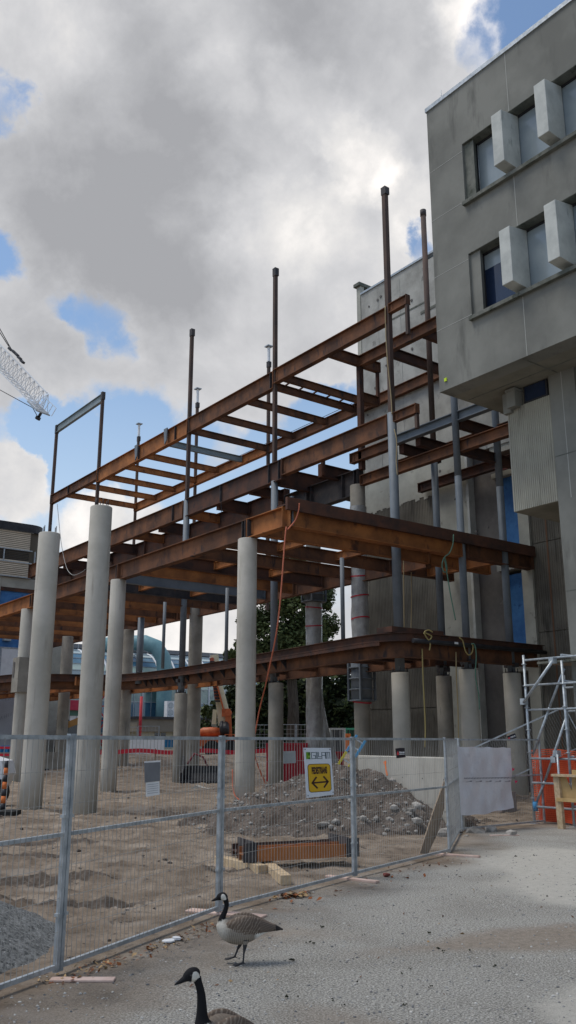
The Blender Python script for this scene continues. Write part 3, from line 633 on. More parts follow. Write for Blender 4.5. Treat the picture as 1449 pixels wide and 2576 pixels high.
def tapes(x, y, zs, r, t):
    for i, z in enumerate(zs):
        mb = MB(); n = 24; vs = []
        for k in range(n+1):
            q = 2*math.pi*k/n; rad = r+.055; dz = .05*math.sin(q+i)
            vs += [(x+rad*math.cos(q), y+rad*math.sin(q), z+dz-.025), (x+rad*math.cos(q), y+rad*math.sin(q), z+dz+.025)]
        mb.add(vs, [(2*k, 2*k+2, 2*k+3, 2*k+1) for k in range(n)], True); mb.build('tape_band', REDT, t)
def clamp(x, y, z0, z1, r, t):
    c = MB(); c.tube([(x, y, z0), (x, y, z1)], r+.10, 20, sm=True)
    k = 5
    for i in range(k): zz = z0+(z1-z0)*i/(k-1); c.tube([(x, y, zz-.025), (x, y, zz+.025)], r+.18, 20)
    for a in (.4, 2.2, 3.9, 5.5): c.box(x+(r+.2)*math.cos(a)-.04, x+(r+.2)*math.cos(a)+.04, y+(r+.2)*math.sin(a)-.04, y+(r+.2)*math.sin(a)+.04, z0, z1)
    c.build('steel_column_form', DARKST if False else PRIM, t)
wrap(22.9, 25.8, 4.9, 11.0, .31, t, 1); tapes(22.9, 25.8, (8.7, 8.15, 7.35, 6.45, 10.4), .31, t); clamp(22.9, 25.8, 3.3, 4.95, .31, t); tapes(22.9, 25.8, (3.25,), .31, t)
t = column(24.0, 30.1, 12.0, .33, CONCD, 'tall column wrapped in flaring clear plastic sheet in front of the big tree')
wrap(24.0, 30.1, .3, 7.7, .33, t, 5); tapes(24, 30.1, (7.5, 6.7), .33, t); clamp(24.0, 30.1, 7.75, 9.0, .33, t)
mb = MB(); vs = []; m = 14
for i in range(m+1):
    z = 3.9-3.6*i/m; w = .05+.85*(i/m)**1.6
    for k in range(9):
        q = k/8; p = Vector((24, 30.1, 0))+RT*(.30+w*q)-FW*(.30-.22*q+.05*math.sin(7*q+i*.6)); vs.append((p.x, p.y, z+.08*q))
mb.add(vs, [(i*9+k, i*9+k+1, (i+1)*9+k+1, (i+1)*9+k) for i in range(m) for k in range(8)], True); mb.build('plastic_skirt', WRAP, t, fix=False)
column(22.9, 38.3, 12.0, .34, CONCD, 'tall grey-brown concrete column left of the cream boom lift, rising through the decks')
column(21.2, 50.4, 7.9, .33, CONCD, 'distant concrete column seen between the two tall bare columns')
column(22.6, 45.2, 7.9, .33, CONCD, 'distant concrete column mostly hidden just right of the column under the main deck beam')

print('NBEAMS', NB[0])
# ------------------------------------------------------------------ temporary fence
def fence_panel(p0, p1, label, group, z=0., h=1.83, pitch=.0635, wr=.0017, foot=True, lean=None, name='fence_panel'):
    p0 = Vector((p0[0], p0[1], z)); p1 = Vector((p1[0], p1[1], z)); d = (p1-p0).normalized(); up = UPV if lean is None else lean
    nrm = d.cross(up).normalized(); L = (p1-p0).length; base = (p0+p1)/2
    t = thing(name, base, label, 'fence', group)
    f = MB(); w = .019
    for q in (p0+d*.02, p1-d*.02): f.obox(q+up*(h/2+.03), d, nrm, up, w, w, h/2-.0)
    f.obox((p0+p1)/2+up*(h-.0), d, nrm, up, L/2-.05, w*.9, w*.9); f.obox((p0+p1)/2+up*.07, d, nrm, up, L/2-.05, w*.9, w*.9)
    f.build('frame', GALV, t)
    m = MB(); m.obox((p0+p1)/2+up*1.06, d, nrm, up, L/2-.05, w*.85, w*.8)
    m.build('middle_rail', GALV, t)
    wm = MB(); n = int((L-.12)/pitch); off = nrm*(w+.004)
    for i in range(n+1):
        q = p0+d*(.06+(L-.12)*i/n); wm.obox(q+up*(h/2+.035)+off*random.uniform(.9, 1.05), d, nrm, up, wr, wr, h/2-.04)
    for zz in (.33, .58, .82, 1.30, 1.56): wm.obox((p0+p1)/2+up*zz+off*1.1, d, nrm, up, L/2-.05, wr, wr)
    wm.build('wire_mesh', WIREM, t)
    if foot:
        c = MB()
        for q in (p0+d*.03, p1-d*.03):
            for zz in (.45, 1.2, h): c.obox(q+up*zz+d*.0, d, nrm, up, .024, .024, .012)
        c.build('clamp', GALV, t)
    return t
GF = 'temporary fence panels between the gravel and the site'
PF = [(.70, 5.86), (3.13, 7.22), (5.52, 8.60), (8.38, 9.66), (11.36, 10.70)]
labs = ['wire fence panel at the left edge, in front of the gravel pile', 'wire fence panel carrying the grey notice board, left of the nearer goose', 'wire fence panel that holds the large pedestrians sign', 'wire fence panel with the black logo sign, in front of the dirt pile']
for i in range(4):
    a, b_ = Vector(PF[i]), Vector(PF[i+1]); d = (b_-a).normalized()
    fence_panel(a+d*.006, b_-d*.006, labs[i], GF)
for k, (x, y) in enumerate(((3.13, 7.22), (8.4, 9.66))):
    pass
fence_panel((11.42, 10.78), (14.10, 12.98), 'fence panel seen nearly edge-on where the fence turns at its corner', GF, pitch=.05)
fence_panel((14.18, 13.0), (17.1, 13.17), 'wire fence panel with the white plastic sheet, next to the scaffold', GF)
# panel propped at a slope behind
fl = Vector((17.6, 17.6, 0)); lv = Vector((-.0, -.35, 1)).normalized()
t = thing('fence_panel', (19.2, 17.4, .9), 'loose fence panel lying at a slope in front of the ribbed wall', 'fence', GF)
A0 = ON(1140, 1905, 'x', 19.0); A1 = ON(1420, 1778, 'x', 19.0+1.8)
dd = (A1-A0).normalized(); dn = Vector((dd.y, -dd.x, 0)).normalized(); du = dn.cross(dd)
if du.z > 0: du = -du
f = MB()
f.bar(A0, A1, .04, .04); f.bar(A0+du*1.1, A1+du*1.1, .03, .03); f.bar(A0, A0+du*1.1, .03, .03); f.bar(A1, A1+du*1.1, .03, .03); f.build('frame', GALV, t)
f = MB(); LL = (A1-A0).length; n = int(LL/.07)
for i in range(n): q = A0+dd*(LL*i/n); f.bar(q, q+du*1.1, .005, .005)
f.build('wire_mesh', WIREM, t)
# boards under the fence feet
def board(p0, p1, w, h, mat, name, label, cat, group=None, z=.0):
    p0 = Vector((*p0, z+h/2)); p1 = Vector((*p1, z+h/2)); o = MB().bar(p0, p1, w, h); c = (p0+p1)/2
    ob = o.build(name, mat, loc=(c.x, c.y, z)); bv = ob.modifiers.new('b', 'BEVEL'); bv.width = .004
    return tag(ob, label, cat, group)
GB = 'pinkish boards under the fence feet'
board((5.35, 8.95), (5.80, 8.15), .16, .022, WOODP, 'board', 'pinkish board under the fence foot behind the farther goose', 'board', GB)
board((8.13, 9.95), (8.33, 9.15), .10, .03, WOODP, 'board', 'pinkish board under the fence foot right of the rusty beams', 'board', GB)
board((11.1, 10.75), (11.4, 10.1), .10, .03, WOODP, 'board', 'pinkish board under the fence corner by the leaning plywood', 'board', GB)
board((3.02, 7.1), (3.42, 6.80), .10, .02, WOODP, 'board', 'short pinkish board on the gravel under the leftmost fence post', 'board', GB)
board((14.1, 12.2), (14.6, 11.9), .10, .02, WOODP, 'board', 'small pinkish board on the concrete ground beyond the fence corner', 'board', GB)
# ------------------------------------------------------------------ signs on the fence
def planehit(px, py, p0, p1, off):
    p0 = Vector((*p0, 0)); p1 = Vector((*p1, 0)); d = (p1-p0).normalized(); n = Vector((d.y, -d.x, 0))
    if n.dot(FW) > 0: n = -n
    r = ray(px*576/1449/(576/1449), py); return EYEP+r*(((p0+n*off)-EYEP).dot(n)/r.dot(n)), n
def s2d(x, y): return x*1449/2304, y*1449/2304
class Card:
    """flat rectangular sign with local pixel coordinates taken from its own artwork"""
    def __init__(s, tl, tr, bl, n, px):
        s.tl, s.n = tl, n; (x0, y0), (x1, y1), (x2, y2) = px
        s.a = tr-tl; s.b = bl-tl; s.M = Matrix(((x1-x0, x2-x0), (y1-y0, y2-y0))).inverted(); s.o = Vector((x0, y0))
    def P(s, x, y, k=0.): q = s.M @ (Vector((x, y))-s.o); return s.tl+s.a*q.x+s.b*q.y+s.n*k
    def poly(s, pts, k, th=.0015): 
        m = MB(); m.prism([s.P(x, y, k) for x, y in pts], s.n*th); return m
    def stroke(s, mb, x0, y0, x1, y1, w, k, th=.0012):
        d = Vector((x1-x0, y1-y0)).normalized(); q = Vector((-d.y, d.x))*w/2; a = Vector((x0, y0))-d*w*.45; b = Vector((x1, y1))+d*w*.45
        mb.prism([s.P(*(a+q), k), s.P(*(b+q), k), s.P(*(b-q), k), s.P(*(a-q), k)], s.n*th)
a_, b_ = PF[2], PF[3]
TLp, n = planehit(*s2d(1214, 2991), a_, b_, .04); TRp, _ = planehit(*s2d(1323, 2992), a_, b_, .04); BLp, _ = planehit(*s2d(1227, 3192), a_, b_, .04)
sg = thing('pedestrian_sign', (TLp+TRp)/2-UPV*.5, 'white sign with green logo and yellow pedestrians arrow panel, hung on the wire fence', 'sign')
cd = Card(TLp, TRp, BLp, n, ((130, 290), (1115, 295), (245, 2105)))
cd.poly([(130, 290), (1115, 295), (1232, 2065), (245, 2105)], -.003, .003).build('board', WHITES, sg)
def rrect(x0, y0, x1, y1, r, sk=.0):
    out = []
    for cx, cy, a0 in ((x1-r, y0+r, -90), (x1-r, y1-r, 0), (x0+r, y1-r, 90), (x0+r, y0+r, 180)):
        for k in range(6): q = R(a0+18*k); out.append((cx+r*math.cos(q)+sk*(cy+r*math.sin(q)-y0), cy+r*math.sin(q)))
    return out
cd.poly(rrect(262, 885, 1085, 1925, 110, .055), 0, .0012).build('yellow_panel_border', INK, sg)
cd.poly(rrect(280, 905, 1066, 1903, 95, .055), .0014, .001).build('yellow_panel', YEL, sg)
cd.poly([(215, 450), (358, 450), (368, 705), (225, 708)], 0).build('logo_square', GREEN1, sg)
cd.poly([(290, 455), (358, 452), (363, 560), (292, 560)], .002).build('logo_square', GREEN2, sg)
cd.poly([(298, 590), (332, 588), (335, 640), (300, 642)], .002).build('logo_square', GREEN3, sg); cd.poly([(300, 660), (366, 655), (368, 705), (300, 706)], .002).build('logo_square', GREEN2, sg)
lt = MB()
for q in [(400, 465, 540, 465), (403, 465, 415, 695), (415, 695, 550, 690), (550, 690, 545, 577), (545, 577, 470, 577), (575, 455, 585, 695), (612, 460, 625, 693), (625, 693, 755, 690), (655, 460, 662, 625), (662, 625, 755, 625), (772, 465, 785, 695), (772, 465, 905, 462), (905, 462, 915, 690), (780, 577, 910, 575), (932, 462, 950, 695), (935, 463, 1068, 460), (1000, 465, 1010, 693), (1065, 462, 1080, 693)]: cd.stroke(lt, *q, 21, .0005)
lt.build('gillam_lettering', INKG, sg)
ar = MB()
for q in [(440, 1580, 985, 1560), (430, 1580, 565, 1385), (430, 1580, 600, 1765), (995, 1560, 845, 1375), (995, 1560, 865, 1750)]: cd.stroke(ar, *q, 58, .003)
ar.build('double_arrow', INK, sg)
ctr = cd.P(686, 1142, .003); ux = (cd.P(1016, 1135)-cd.P(350, 1145)); uxl = ux.length; ux = ux.normalized(); uy = -(cd.b.normalized()); capm = (cd.P(0, 0)-cd.P(0, 232)).length
text_mesh('PEDESTRIANS', capm/.70, uxl/(capm/.70*7.35), INK, ctr, ux, uy, n, 'pedestrians_lettering', sg, off=.006, depth=.0008)
bo = MB()
for (x, y) in ((178, 350), (1078, 348), (283, 2025), (1187, 1970)): c = cd.P(x, y, .0); bo.cyl(c, c+n*.006, .007, n=8)
bo.build('bolt', BLACK, sg)
def plain_card(px, pan, label, parts, name='notice_board', cat='sign', off=.035, group=None):
    pts = []
    for q in px: h, nn = planehit(*q, pan[0], pan[1], off); pts.append(h)
    t = thing(name, sum(pts, Vector())/4, label, cat, group)
    return t, Card(pts[0], pts[1], pts[3], nn, ((0, 0), (100, 0), (0, 100)))
t, c = plain_card([(363, 1919), (402, 1917), (400, 1966), (363, 1969)], (PF[1], PF[2]), 'grey notice board with a white paper sheet below, wired to the fence', None)
c.poly([(0, 0), (100, 0), (98, 98), (2, 100)], 0, .004).build('board', M('grey_board', (.16, .17, .19), (.20, .21, .23), 4, .6), t)
c.poly([(-2, -7), (103, -9), (102, 0), (0, 1)], 0, .003).build('top_strip', WHITE, t)
c.poly([(12, 100), (96, 99), (98, 168), (12, 172)], -.002, .002).build('paper_sheet', WHITE, t)
m = MB()
for k in range(5): c.stroke(m, 20, 112+k*11, 88, 111+k*11, 2.5, .001, .0006)
m.build('printed_line', M('faint_print', (.35, .36, .40)), t)
t, c = plain_card([(712, 1889), (744, 1889), (744, 1921), (712, 1921)], (PF[2], PF[3]), 'blank grey metal board on the fence, left of the pedestrians sign', None)
c.poly([(0, 3), (97, 0), (100, 97), (4, 100)], 0, .003).build('board', M('grey_metal_board', (.24, .26, .27), (.30, .32, .33), 4, .5), t)
SIGNB = M('black_sign_face', (.008, .008, .018), rough=.4)
def logo_sign(px, pan, label, off=.035):
    t, c = plain_card(px, pan, label, None, 'logo_sign', off=off)
    c.poly([(0, 5), (50, 0), (97, 2), (103, 98), (55, 100), (8, 103)], 0, .003).build('board', SIGNB, t)
    c.poly([(10, 60), (16, 42), (22, 30), (28, 44), (32, 58), (28, 70), (20, 73), (13, 70)], .004).build('flame_emblem', M('emblem_red', (.62, .07, .08)), t)
    m = MB(); x = 37; rnd = random.Random(4)
    for ch, (w_, h_) in enumerate([(7, 22), (5, 15), (5, 19), (6, 15), (5, 14), (8, 14), (6, 14), (6, 14), (5, 19)]):
        c.stroke(m, x+1.3, 55-h_, x+1.3, 55, 2.4, .004); c.stroke(m, x+w_-2.2, 55-min(h_, 14), x+w_-2.2, 55, 2.4, .004); c.stroke(m, x+1.3, 55-min(h_, 14), x+w_-2, 55-min(h_, 14)+2, 2., .004); x += w_+.5
    c.stroke(m, 37, 66, 93, 65, 5, .004); m.build('white_lettering', WHITE, t)
    return t
def z10(x, y): return s2d(1400+x/1.6029, 2800+y/1.6029)
logo_sign([z10(290, 308), z10(350, 306), z10(355, 370), z10(294, 372)], (PF[3], PF[4]), 'black logo sign with red emblem on the fence above the concrete wall')
tt = logo_sign([z10(1005, 232), z10(1060, 212), z10(1068, 243), z10(1012, 262)], ((A0.x, A0.y), (A1.x, A1.y)), 'tilted black logo sign on the sloping loose fence panel', off=.03)
# white poly sheet tied to the fence
def sheet():
    pan = ((14.18, 13.0), (17.1, 13.17)); nu, nv = 30, 30; vs = []
    TL, TR, BR, BL = z10(688, 297), z10(1030, 303), z10(1052, 705), z10(712, 735)
    for i in range(nu+1):
        for j in range(nv+1):
            u, v = i/nu, j/nv
            x = (TL[0]*(1-u)+TR[0]*u)*(1-v)+(BL[0]*(1-u)+BR[0]*u)*v; y = (TL[1]*(1-u)+TR[1]*u)*(1-v)+(BL[1]*(1-u)+BR[1]*u)*v
            if j == 0: y += 2.0*abs(math.sin(u*11))
            if j == nv: y += 4*math.sin(u*5)+1.5*math.sin(u*17)
            if i == nu: x -= 4*max(0, math.sin(v*7-3))
            h, nn = planehit(x, y, pan[0], pan[1], .045+.05*abs(mnoise.noise(Vector((u*2.2+v*1.4, v*2.0-u, 1))))+.03*mnoise.noise(Vector((u*7, v*3, 4)))+.02*v)
            vs.append(h)
    o = MB().add(vs, [(i*(nv+1)+j, (i+1)*(nv+1)+j, (i+1)*(nv+1)+j+1, i*(nv+1)+j+1) for i in range(nu) for j in range(nv)], True)
    t = thing('plastic_sheet', vs[len(vs)//2], 'crumpled white plastic sheet tied to the fence left of the scaffold', 'sheet')
    o.build('sheet', SHEET, t, fix=False)
    c = Card(vs[0], vs[nu*(nv+1)], vs[nv], nn, ((0, 0), (100, 0), (0, 100)))
    for (x, y) in ((92, 31), (96, 50)): c.poly([(x, y), (x+3, y+1.5), (x+5, y), (x+4.5, y+3), (x+1, y+5)], .10, .002).build('pink_flag', M('pink_flag', (.65, .03, .12)), t)
    m = MB()
    for k in range(34): c.stroke(m, 4+k*2.8, 46.5, 4.8+k*2.8, 47.5, .9, .085, .0008)
    c.stroke(m, 3, 47.2, 99, 45.4, .5, .085, .0008); m.build('stitched_seam', M('seam_dark', (.10, .10, .12)), t)
    m = MB()
    for k in range(5): c.stroke(m, 6+k*18, 52.5, 13+k*18, 52.0, .8, .085, .0008); c.stroke(m, 13.5+k*18, 51.6, 16+k*18, 51.4, 1.7, .085, .0008)
    m.build('printed_line', M('seam_dark2', (.22, .22, .25)), t)
sheet()
# ------------------------------------------------------------------ heaps, rubble, low walls
def rock(mb, c, r, seed):
    rnd = random.Random(seed); ico = [(0, 0, 1), (.89, 0, .45), (.28, .85, .45), (-.72, .53, .45), (-.72, -.53, .45), (.28, -.85, .45), (.72, .53, -.45), (-.28, .85, -.45), (-.89, 0, -.45), (-.28, -.85, -.45), (.72, -.53, -.45), (0, 0, -1)]
    fs = [(0, 1, 2), (0, 2, 3), (0, 3, 4), (0, 4, 5), (0, 5, 1), (1, 6, 2), (2, 7, 3), (3, 8, 4), (4, 9, 5), (5, 10, 1), (6, 7, 2), (7, 8, 3), (8, 9, 4), (9, 10, 5), (10, 6, 1), (11, 7, 6), (11, 8, 7), (11, 9, 8), (11, 10, 9), (11, 6, 10)]
    sx, sy, sz = rnd.uniform(.8, 1.5), rnd.uniform(.7, 1.1), rnd.uniform(.5, .85); a = rnd.uniform(0, 6.28)
    vs = []
    for x, y, z in ico:
        k = r*rnd.uniform(.72, 1.15); X, Y = x*sx, y*sy
        vs.append(Vector(c)+Vector((X*math.cos(a)-Y*math.sin(a), X*math.sin(a)+Y*math.cos(a), z*sz))*k)
    mb.add(vs, fs)
def heap(c, hf, rl, rr_, rf, rb, H, name, mat, label, cat, amp, rocks=None, power=1.25, rot=0.):
    c = Vector(c); n = 110; mm = 46; vs = [c+UPV*H]; fs = []
    def hh(u, d):
        U = u/(rr_ if u > 0 else rl); D = d/(rb if d > 0 else rf); s = math.hypot(U, D)
        h = H*(1-min(s, 1.2)**power)
        p = c+RT*u+FW*d
        return h+amp*(fbm(p.x, p.y, 1.3, 3)*1.4+fbm(p.x+5, p.y, 5., 4)*.55)*(1 if s > .1 else s*10)
    for i in range(1, mm+1):
        s = 1.12*i/mm
        for k in range(n):
            q = 2*math.pi*k/n; u = math.cos(q)*s; d = math.sin(q)*s
            u *= (rr_ if u > 0 else rl); d *= (rb if d > 0 else rf); p = c+RT*u+FW*d; z = hh(u, d)
            if i == mm: z = -.3
            vs.append(Vector((p.x, p.y, c.z+z)))
    fs = [(0, 1+k, 1+(k+1) % n) for k in range(n)]+[(1+(i-1)*n+k, 1+i*n+k, 1+i*n+(k+1) % n, 1+(i-1)*n+(k+1) % n) for i in range(1, mm) for k in range(n)]
    o = MB().add(vs, fs, True).build(name, mat, loc=c, fix=False); tag(o, label, cat)
    return hh
hh = heap((13.85, 16.3, 0), None, 3.5, 2.9, 3.2, 2.0, 1.24, 'dirt_pile', DIRTM, 'brown dirt and rubble pile behind the fence, around the pedestrians sign', 'dirt pile', .17)
mb = MB(); rnd = random.Random(11); C0 = Vector((13.85, 16.3, 0))
for i in range(1500):
    u = rnd.uniform(-3.4, 3.2); d = rnd.uniform(-3.2, 1.2); z = hh(u, d)
    if z < -.02 and rnd.random() > .25: continue
    low = d < -1.6 and u > -.6
    r = .012+.045*rnd.random()**3; r *= (2.2 if (low and rnd.random() < .2) else 1)
    p = C0+RT*u+FW*d; rock(mb, (p.x, p.y, max(z, .0)+r*.2), r, i)
for (u, d, r) in ((1.9, -2.6, .18), (2.5, -2.5, .16), (1.3, -2.75, .12), (2.2, -1.3, .2), (-.6, -2.9, .13), (2.9, -2.2, .17), (.5, -2.5, .09), (.9, -2.2, .1), (1.1, -.2, .13), (.2, -1.0, .08), (3.1, -3.0, .12), (1.7, -3.2, .15)):
    p = C0+RT*u+FW*d; rock(mb, (p.x, p.y, max(hh(u, d), .0)+.03), r, int(r*1000)+int(u*10))
tag(mb.build('loose_stones', STONE, loc=C0), 'pale loose stones scattered over the dirt pile', 'stones', kind='stuff')
heap((1.55, 9.45, 0), None, 2.3, 2.35, 2.35, 2.4, 1.08, 'gravel_pile', GRAVM, 'blue-grey gravel pile behind the fence at the left edge', 'gravel pile', .035, power=1.1)
heap((19.6, 20.6, 0), None, 1.6, 1.3, 1.2, 1.2, 1.0, 'dirt_pile', M('sandy_dirt', (.22, .15, .10), (.33, .25, .18), 2, .95, .8, 14, bdist=.05), 'smaller sandy dirt heap behind the main pile beside the concrete wall', 'dirt pile', .1)
mb = MB(); rnd = random.Random(5)
for i in range(900):
    d = rnd.uniform(7.5, 34)**1.0; l = rnd.uniform(-.34, .36)*d; p = FW*d+RT*l
    if side(p.x, p.y) < .15: continue
    if fbm(p.x+3, p.y, .5, 2) < .08 and rnd.random() < .8: continue
    r = rnd.choice((.010, .014, .018, .022, .03, .045)); rock(mb, (p.x, p.y, gz(p.x, p.y)+r*.15), r, i+5000)
tag(mb.build('dirt_clods', M('clod_mix', (.07, .055, .045), (.34, .30, .26), 3.5, .95, lo=.45, hi=.55), loc=(8, 14, 0)), 'small clods and stones strewn over the bare dirt', 'clods', kind='stuff')
mb = MB(); rnd = random.Random(6)
for i in range(5200):
    d = 4.2+rnd.random()**1.5*12; l = rnd.uniform(-.34, .36)*d; p = FW*d+RT*l; sd_ = side(p.x, p.y)
    if sd_ > .1: continue
    r = rnd.choice((.005, .006, .008, .010, .013)); rock(mb, (p.x, p.y, gz(p.x, p.y)+r*.2), r, i+9000)
tag(mb.build('loose_gravel', M('gravel_chips', (.12, .125, .13), (.50, .49, .46), 9, .95, lo=.4, hi=.6), loc=(6, 7, 0)), 'fine loose gravel chips on the path', 'gravel', kind='stuff')
# low concrete wall behind the pile
WA = Vector((14.95, 16.9, 0)); WB_ = Vector((14.5, 13.3, 0))
t = thing('concrete_wall', (14.7, 15.1, 0), 'low pale concrete wall behind the dirt pile, with an orange paint mark', 'wall')
o = MB().bar(WA+UPV*.65, WB_+UPV*.65, .25, 1.62).build('wall', CONC, t); bv = o.modifiers.new('b', 'BEVEL'); bv.width = .02
m = MB(); pp = [(222, 392), (226, 410), (229, 430), (233, 455), (238, 485)]; d_ = (WB_-WA).normalized(); n_ = Vector((d_.y, -d_.x, 0)); n_ = -n_ if n_.dot(FW) > 0 else n_
pts = []
for q in pp: h, _ = planehit(*z10(*q), (WA.x, WA.y), (WB_.x, WB_.y), .128); pts.append(h)
for a1, b1, w1 in zip(pts, pts[1:], (.10, .04, .05, .06)): m.bar(a1, b1, w1, .004, up=n_)
m.build('paint_mark', M('orange_spray', (.85, .22, .06)), t)
m = MB()
for k in range(5):
    for zz in (.35, 1.0): q = WA+(WB_-WA)*(.1+.2*k)+n_*.12+UPV*zz; m.cyl(q, q+n_*.008, .018, n=8)
m.build('tie_hole', SLAB, t)
# far low wall on the left
t = thing('concrete_wall', (17, 47.5, 0), 'long low grey concrete wall behind the tall bare columns at left', 'wall')
w_ = MB(); w_.bar((11.5, 48.8, .55), (21.4, 46.2, .55), .3, 1.35); w_.build('wall', CONCD, t)
k_ = MB(); k_.bar((17.9, 46.9, .12), (19.0, 46.62, .12), .12, .5); k_.bar((15.4, 47.5, .12), (16.6, 47.2, .12), .12, .2); k_.build('dark_opening', BLACK, t)
# rubble slab
mb = MB(); mb.prism([AT(478, 1985, 36)+UPV*0, AT(492, 1976, 36), AT(515, 1984, 36), AT(545, 1988, 36), AT(545, 1998, 36), AT(505, 2000, 36), AT(480, 1996, 36)], FW*.8)
rock(mb, AT(490, 1998, 35.6), .35, 3); rock(mb, AT(505, 2004, 35.2), .25, 4)
tag(mb.build('broken_slab', CONC, loc=AT(510, 2000, 36)), 'broken grey concrete slab chunks on the dirt behind the fence', 'rubble')
# black grapple bucket
t = thing('machine_bucket', AT(790, 2000, 43) if False else AT(500+0, 1990, 43), 'black toothed machine bucket lying on the dirt behind the fence', 'bucket')
c0 = Vector((AT(765*.0+ (700+185/1.8113)*.6289, 1955, 41).x, AT((700+185/1.8113)*.6289, 1955, 41).y, 0.0)); t.location = c0; WL[t.name] = c0.copy()
m = MB(); 
for s_ in (-1, 1):
    a0 = c0+RT*(s_*.85)
    m.prism([a0-FW*.5+UPV*.0, a0+FW*.5+UPV*0, a0+FW*.6+UPV*.75, a0+FW*.1+UPV*1.15, a0-FW*.2+UPV*.7, a0-FW*.55+UPV*.45], RT*.12)
m.build('side_plate', BLACK, t)
m = MB(); prof = [(-.5, .0), (.3, .0), (.6, .35), (.6, .7), (.5, .72), (.48, .4), (.25, .12), (-.5, .1)]
m.prism([c0-RT*.85+FW*a1+UPV*b1 for a1, b1 in prof], RT*1.7); m.build('shell', BLACK, t)
m = MB()
for k in range(5): q = c0+RT*(-.75+k*.37)-FW*.5+UPV*.05; m.obox(q-FW*.12, RT, FW, UPV, .06, .14, .03)
m.build('tooth', BLACK, t)
MB().tube([c0-RT*.6+UPV*.8, c0-RT*.3+UPV*1.25, c0+RT*.1+UPV*1.1, c0+RT*.3+UPV*.7], .05, 6).build('hose', M('hose_red', (.2, .05, .06)), t)
# ------------------------------------------------------------------ rusty beams on timber
t = thing('steel_beam_bundle', (7.9, 10.9, .12), 'pair of short rusty steel beams lying on timber blocks behind the fence', 'steel beams')
bl, br = Vector((7.50, 11.1, .14)), Vector((9.15, 10.62, .15)); d = (br-bl).normalized(); sdv = Vector((-d.y, d.x, 0))
def lying(p0, p1, h, b, mat, nm):
    # beam on its side: flanges vertical
    d = (p1-p0).normalized(); s_ = Vector((-d.y, d.x, 0)); m = MB(); L_ = (p1-p0).length; c = (p0+p1)/2
    m.obox(c-s_*(h/2)+UPV*(b/2), d, s_, UPV, L_/2, .012, b/2); m.obox(c+s_*(h/2)+UPV*(b/2), d, s_, UPV, L_/2, .012, b/2); m.obox(c+UPV*(b/2), d, s_, UPV, L_/2, h/2-.012, .01)
    return m.build(nm, mat, t)
lying(bl, br, .30, .18, RUSTO, 'beam'); lying(bl+sdv*.36+UPV*.015, br+sdv*.36+UPV*.015, .28, .17, RUSTD, 'beam')
m = MB()
for q, s1 in ((bl, 1), (br, -1)):
    for o1 in (0, .4): m.obox(q+sdv*o1+UPV*.13+d*(.12*s1), d, sdv, UPV, .012, .165, .14)
    m.obox(q+d*(.06*s1)-sdv*.19+UPV*.13, d, sdv, UPV, .10, .012, .13)
m.build('end_plate', DARKST, t)
GW = 'timber blocks under the steel beams'
board((7.62, 11.9), (7.55, 10.65), .15, .13, WOOD, 'timber_block', 'pale timber block under the left end of the rusty beams', 'timber', GW)
board((7.95, 11.15), (7.28, 9.75), .14, .12, WOOD, 'timber_block', 'pale timber block sticking out in front of the rusty beams', 'timber', GW, z=.0)
# leaning plywood
q0, q1 = Vector((11.3, 11.25, 0)), Vector((13.6, 13.6, 0))
pl = []
for q in ((448, 985), (500, 988), (560, 860), (606, 690), (606, 520), (540, 700)): h, nn = planehit(*z10(*q), PF[3], PF[4], -.35); pl.append(h)
m = MB(); m.prism(pl, -nn*.02)
tag(m.build('plywood_sheet', WOODD, loc=(12, 12.2, 0)), 'brown plywood sheet leaning behind the fence corner', 'plywood')
# ladder
t = thing('ladder', AT(882, 1900, 24.5), 'yellow and blue ladder leaning over the dirt pile', 'ladder')
a0, a1 = AT(856, 1940, 24), AT(909, 1856, 24); mid = a0+(a1-a0)*.5; dd_ = (a1-a0).normalized(); sd_ = dd_.cross(FW).normalized()
for (b0, b1, mt) in ((a0, mid, M('ladder_yellow', (.60, .50, .04))), (mid, a1, M('ladder_blue', (.10, .35, .60)))):
    m = MB(); m.bar(b0-sd_*.13, b1-sd_*.13, .06, .09, up=FW); m.bar(b0+sd_*.13+FW*.1, b1+sd_*.13+FW*.1, .06, .09, up=FW); m.build('rail', mt, t)
m = MB()
for k in range(5): q = a0+(a1-a0)*(.1+.2*k); m.bar(q-sd_*.13, q+sd_*.13+FW*.1, .035, .035)
m.build('rung', GALV, t)
t = MB().bar(AT(875, 1850, 30), AT(875, 1890, 30), .14, .14).bar(AT(869, 1851, 30), AT(882, 1851, 30), .14, .14).build('marker_post', M('marker_orange', (.65, .18, .05)), loc=AT(875, 1890, 30)); tag(t, 'orange marker post behind the ladder near the green container', 'post')
# small clutter behind the fence by the scaffold
t = MB().cyl((18.6, 17.3, 0), (18.6, 17.3, .55), .2, .23, n=16).build('bucket', M('green_plastic', (.02, .16, .10)), loc=(18.6, 17.3, 0)); tag(t, 'dark green plastic bucket behind the white sheet', 'bucket')
t = thing('sawhorse', (19.6, 17.0, 0), 'small timber sawhorse with a grey bag behind the fence', 'sawhorse')
m = MB()
for s1 in (-1, 1):
    for s2 in (-1, 1): m.bar((19.6+s1*.35, 16.8+s2*.22, 0), (19.6+s1*.28, 16.8, .75), .05, .05)
m.build('leg', WOODD, t); MB().bar((19.2, 16.8, .77), (20.0, 16.8, .77), .09, .06).build('top_bar', WOODD, t)
mb = MB(); mb.tube([(19.6, 16.8, .8), (19.6, 16.8, .95), (19.6, 16.8, 1.25), (19.6, 16.8, 1.4)], [.25, .3, .2, .06], 10); mb.build('bag', M('grey_bag', (.24, .23, .20), (.32, .31, .28), 4, .9), t)
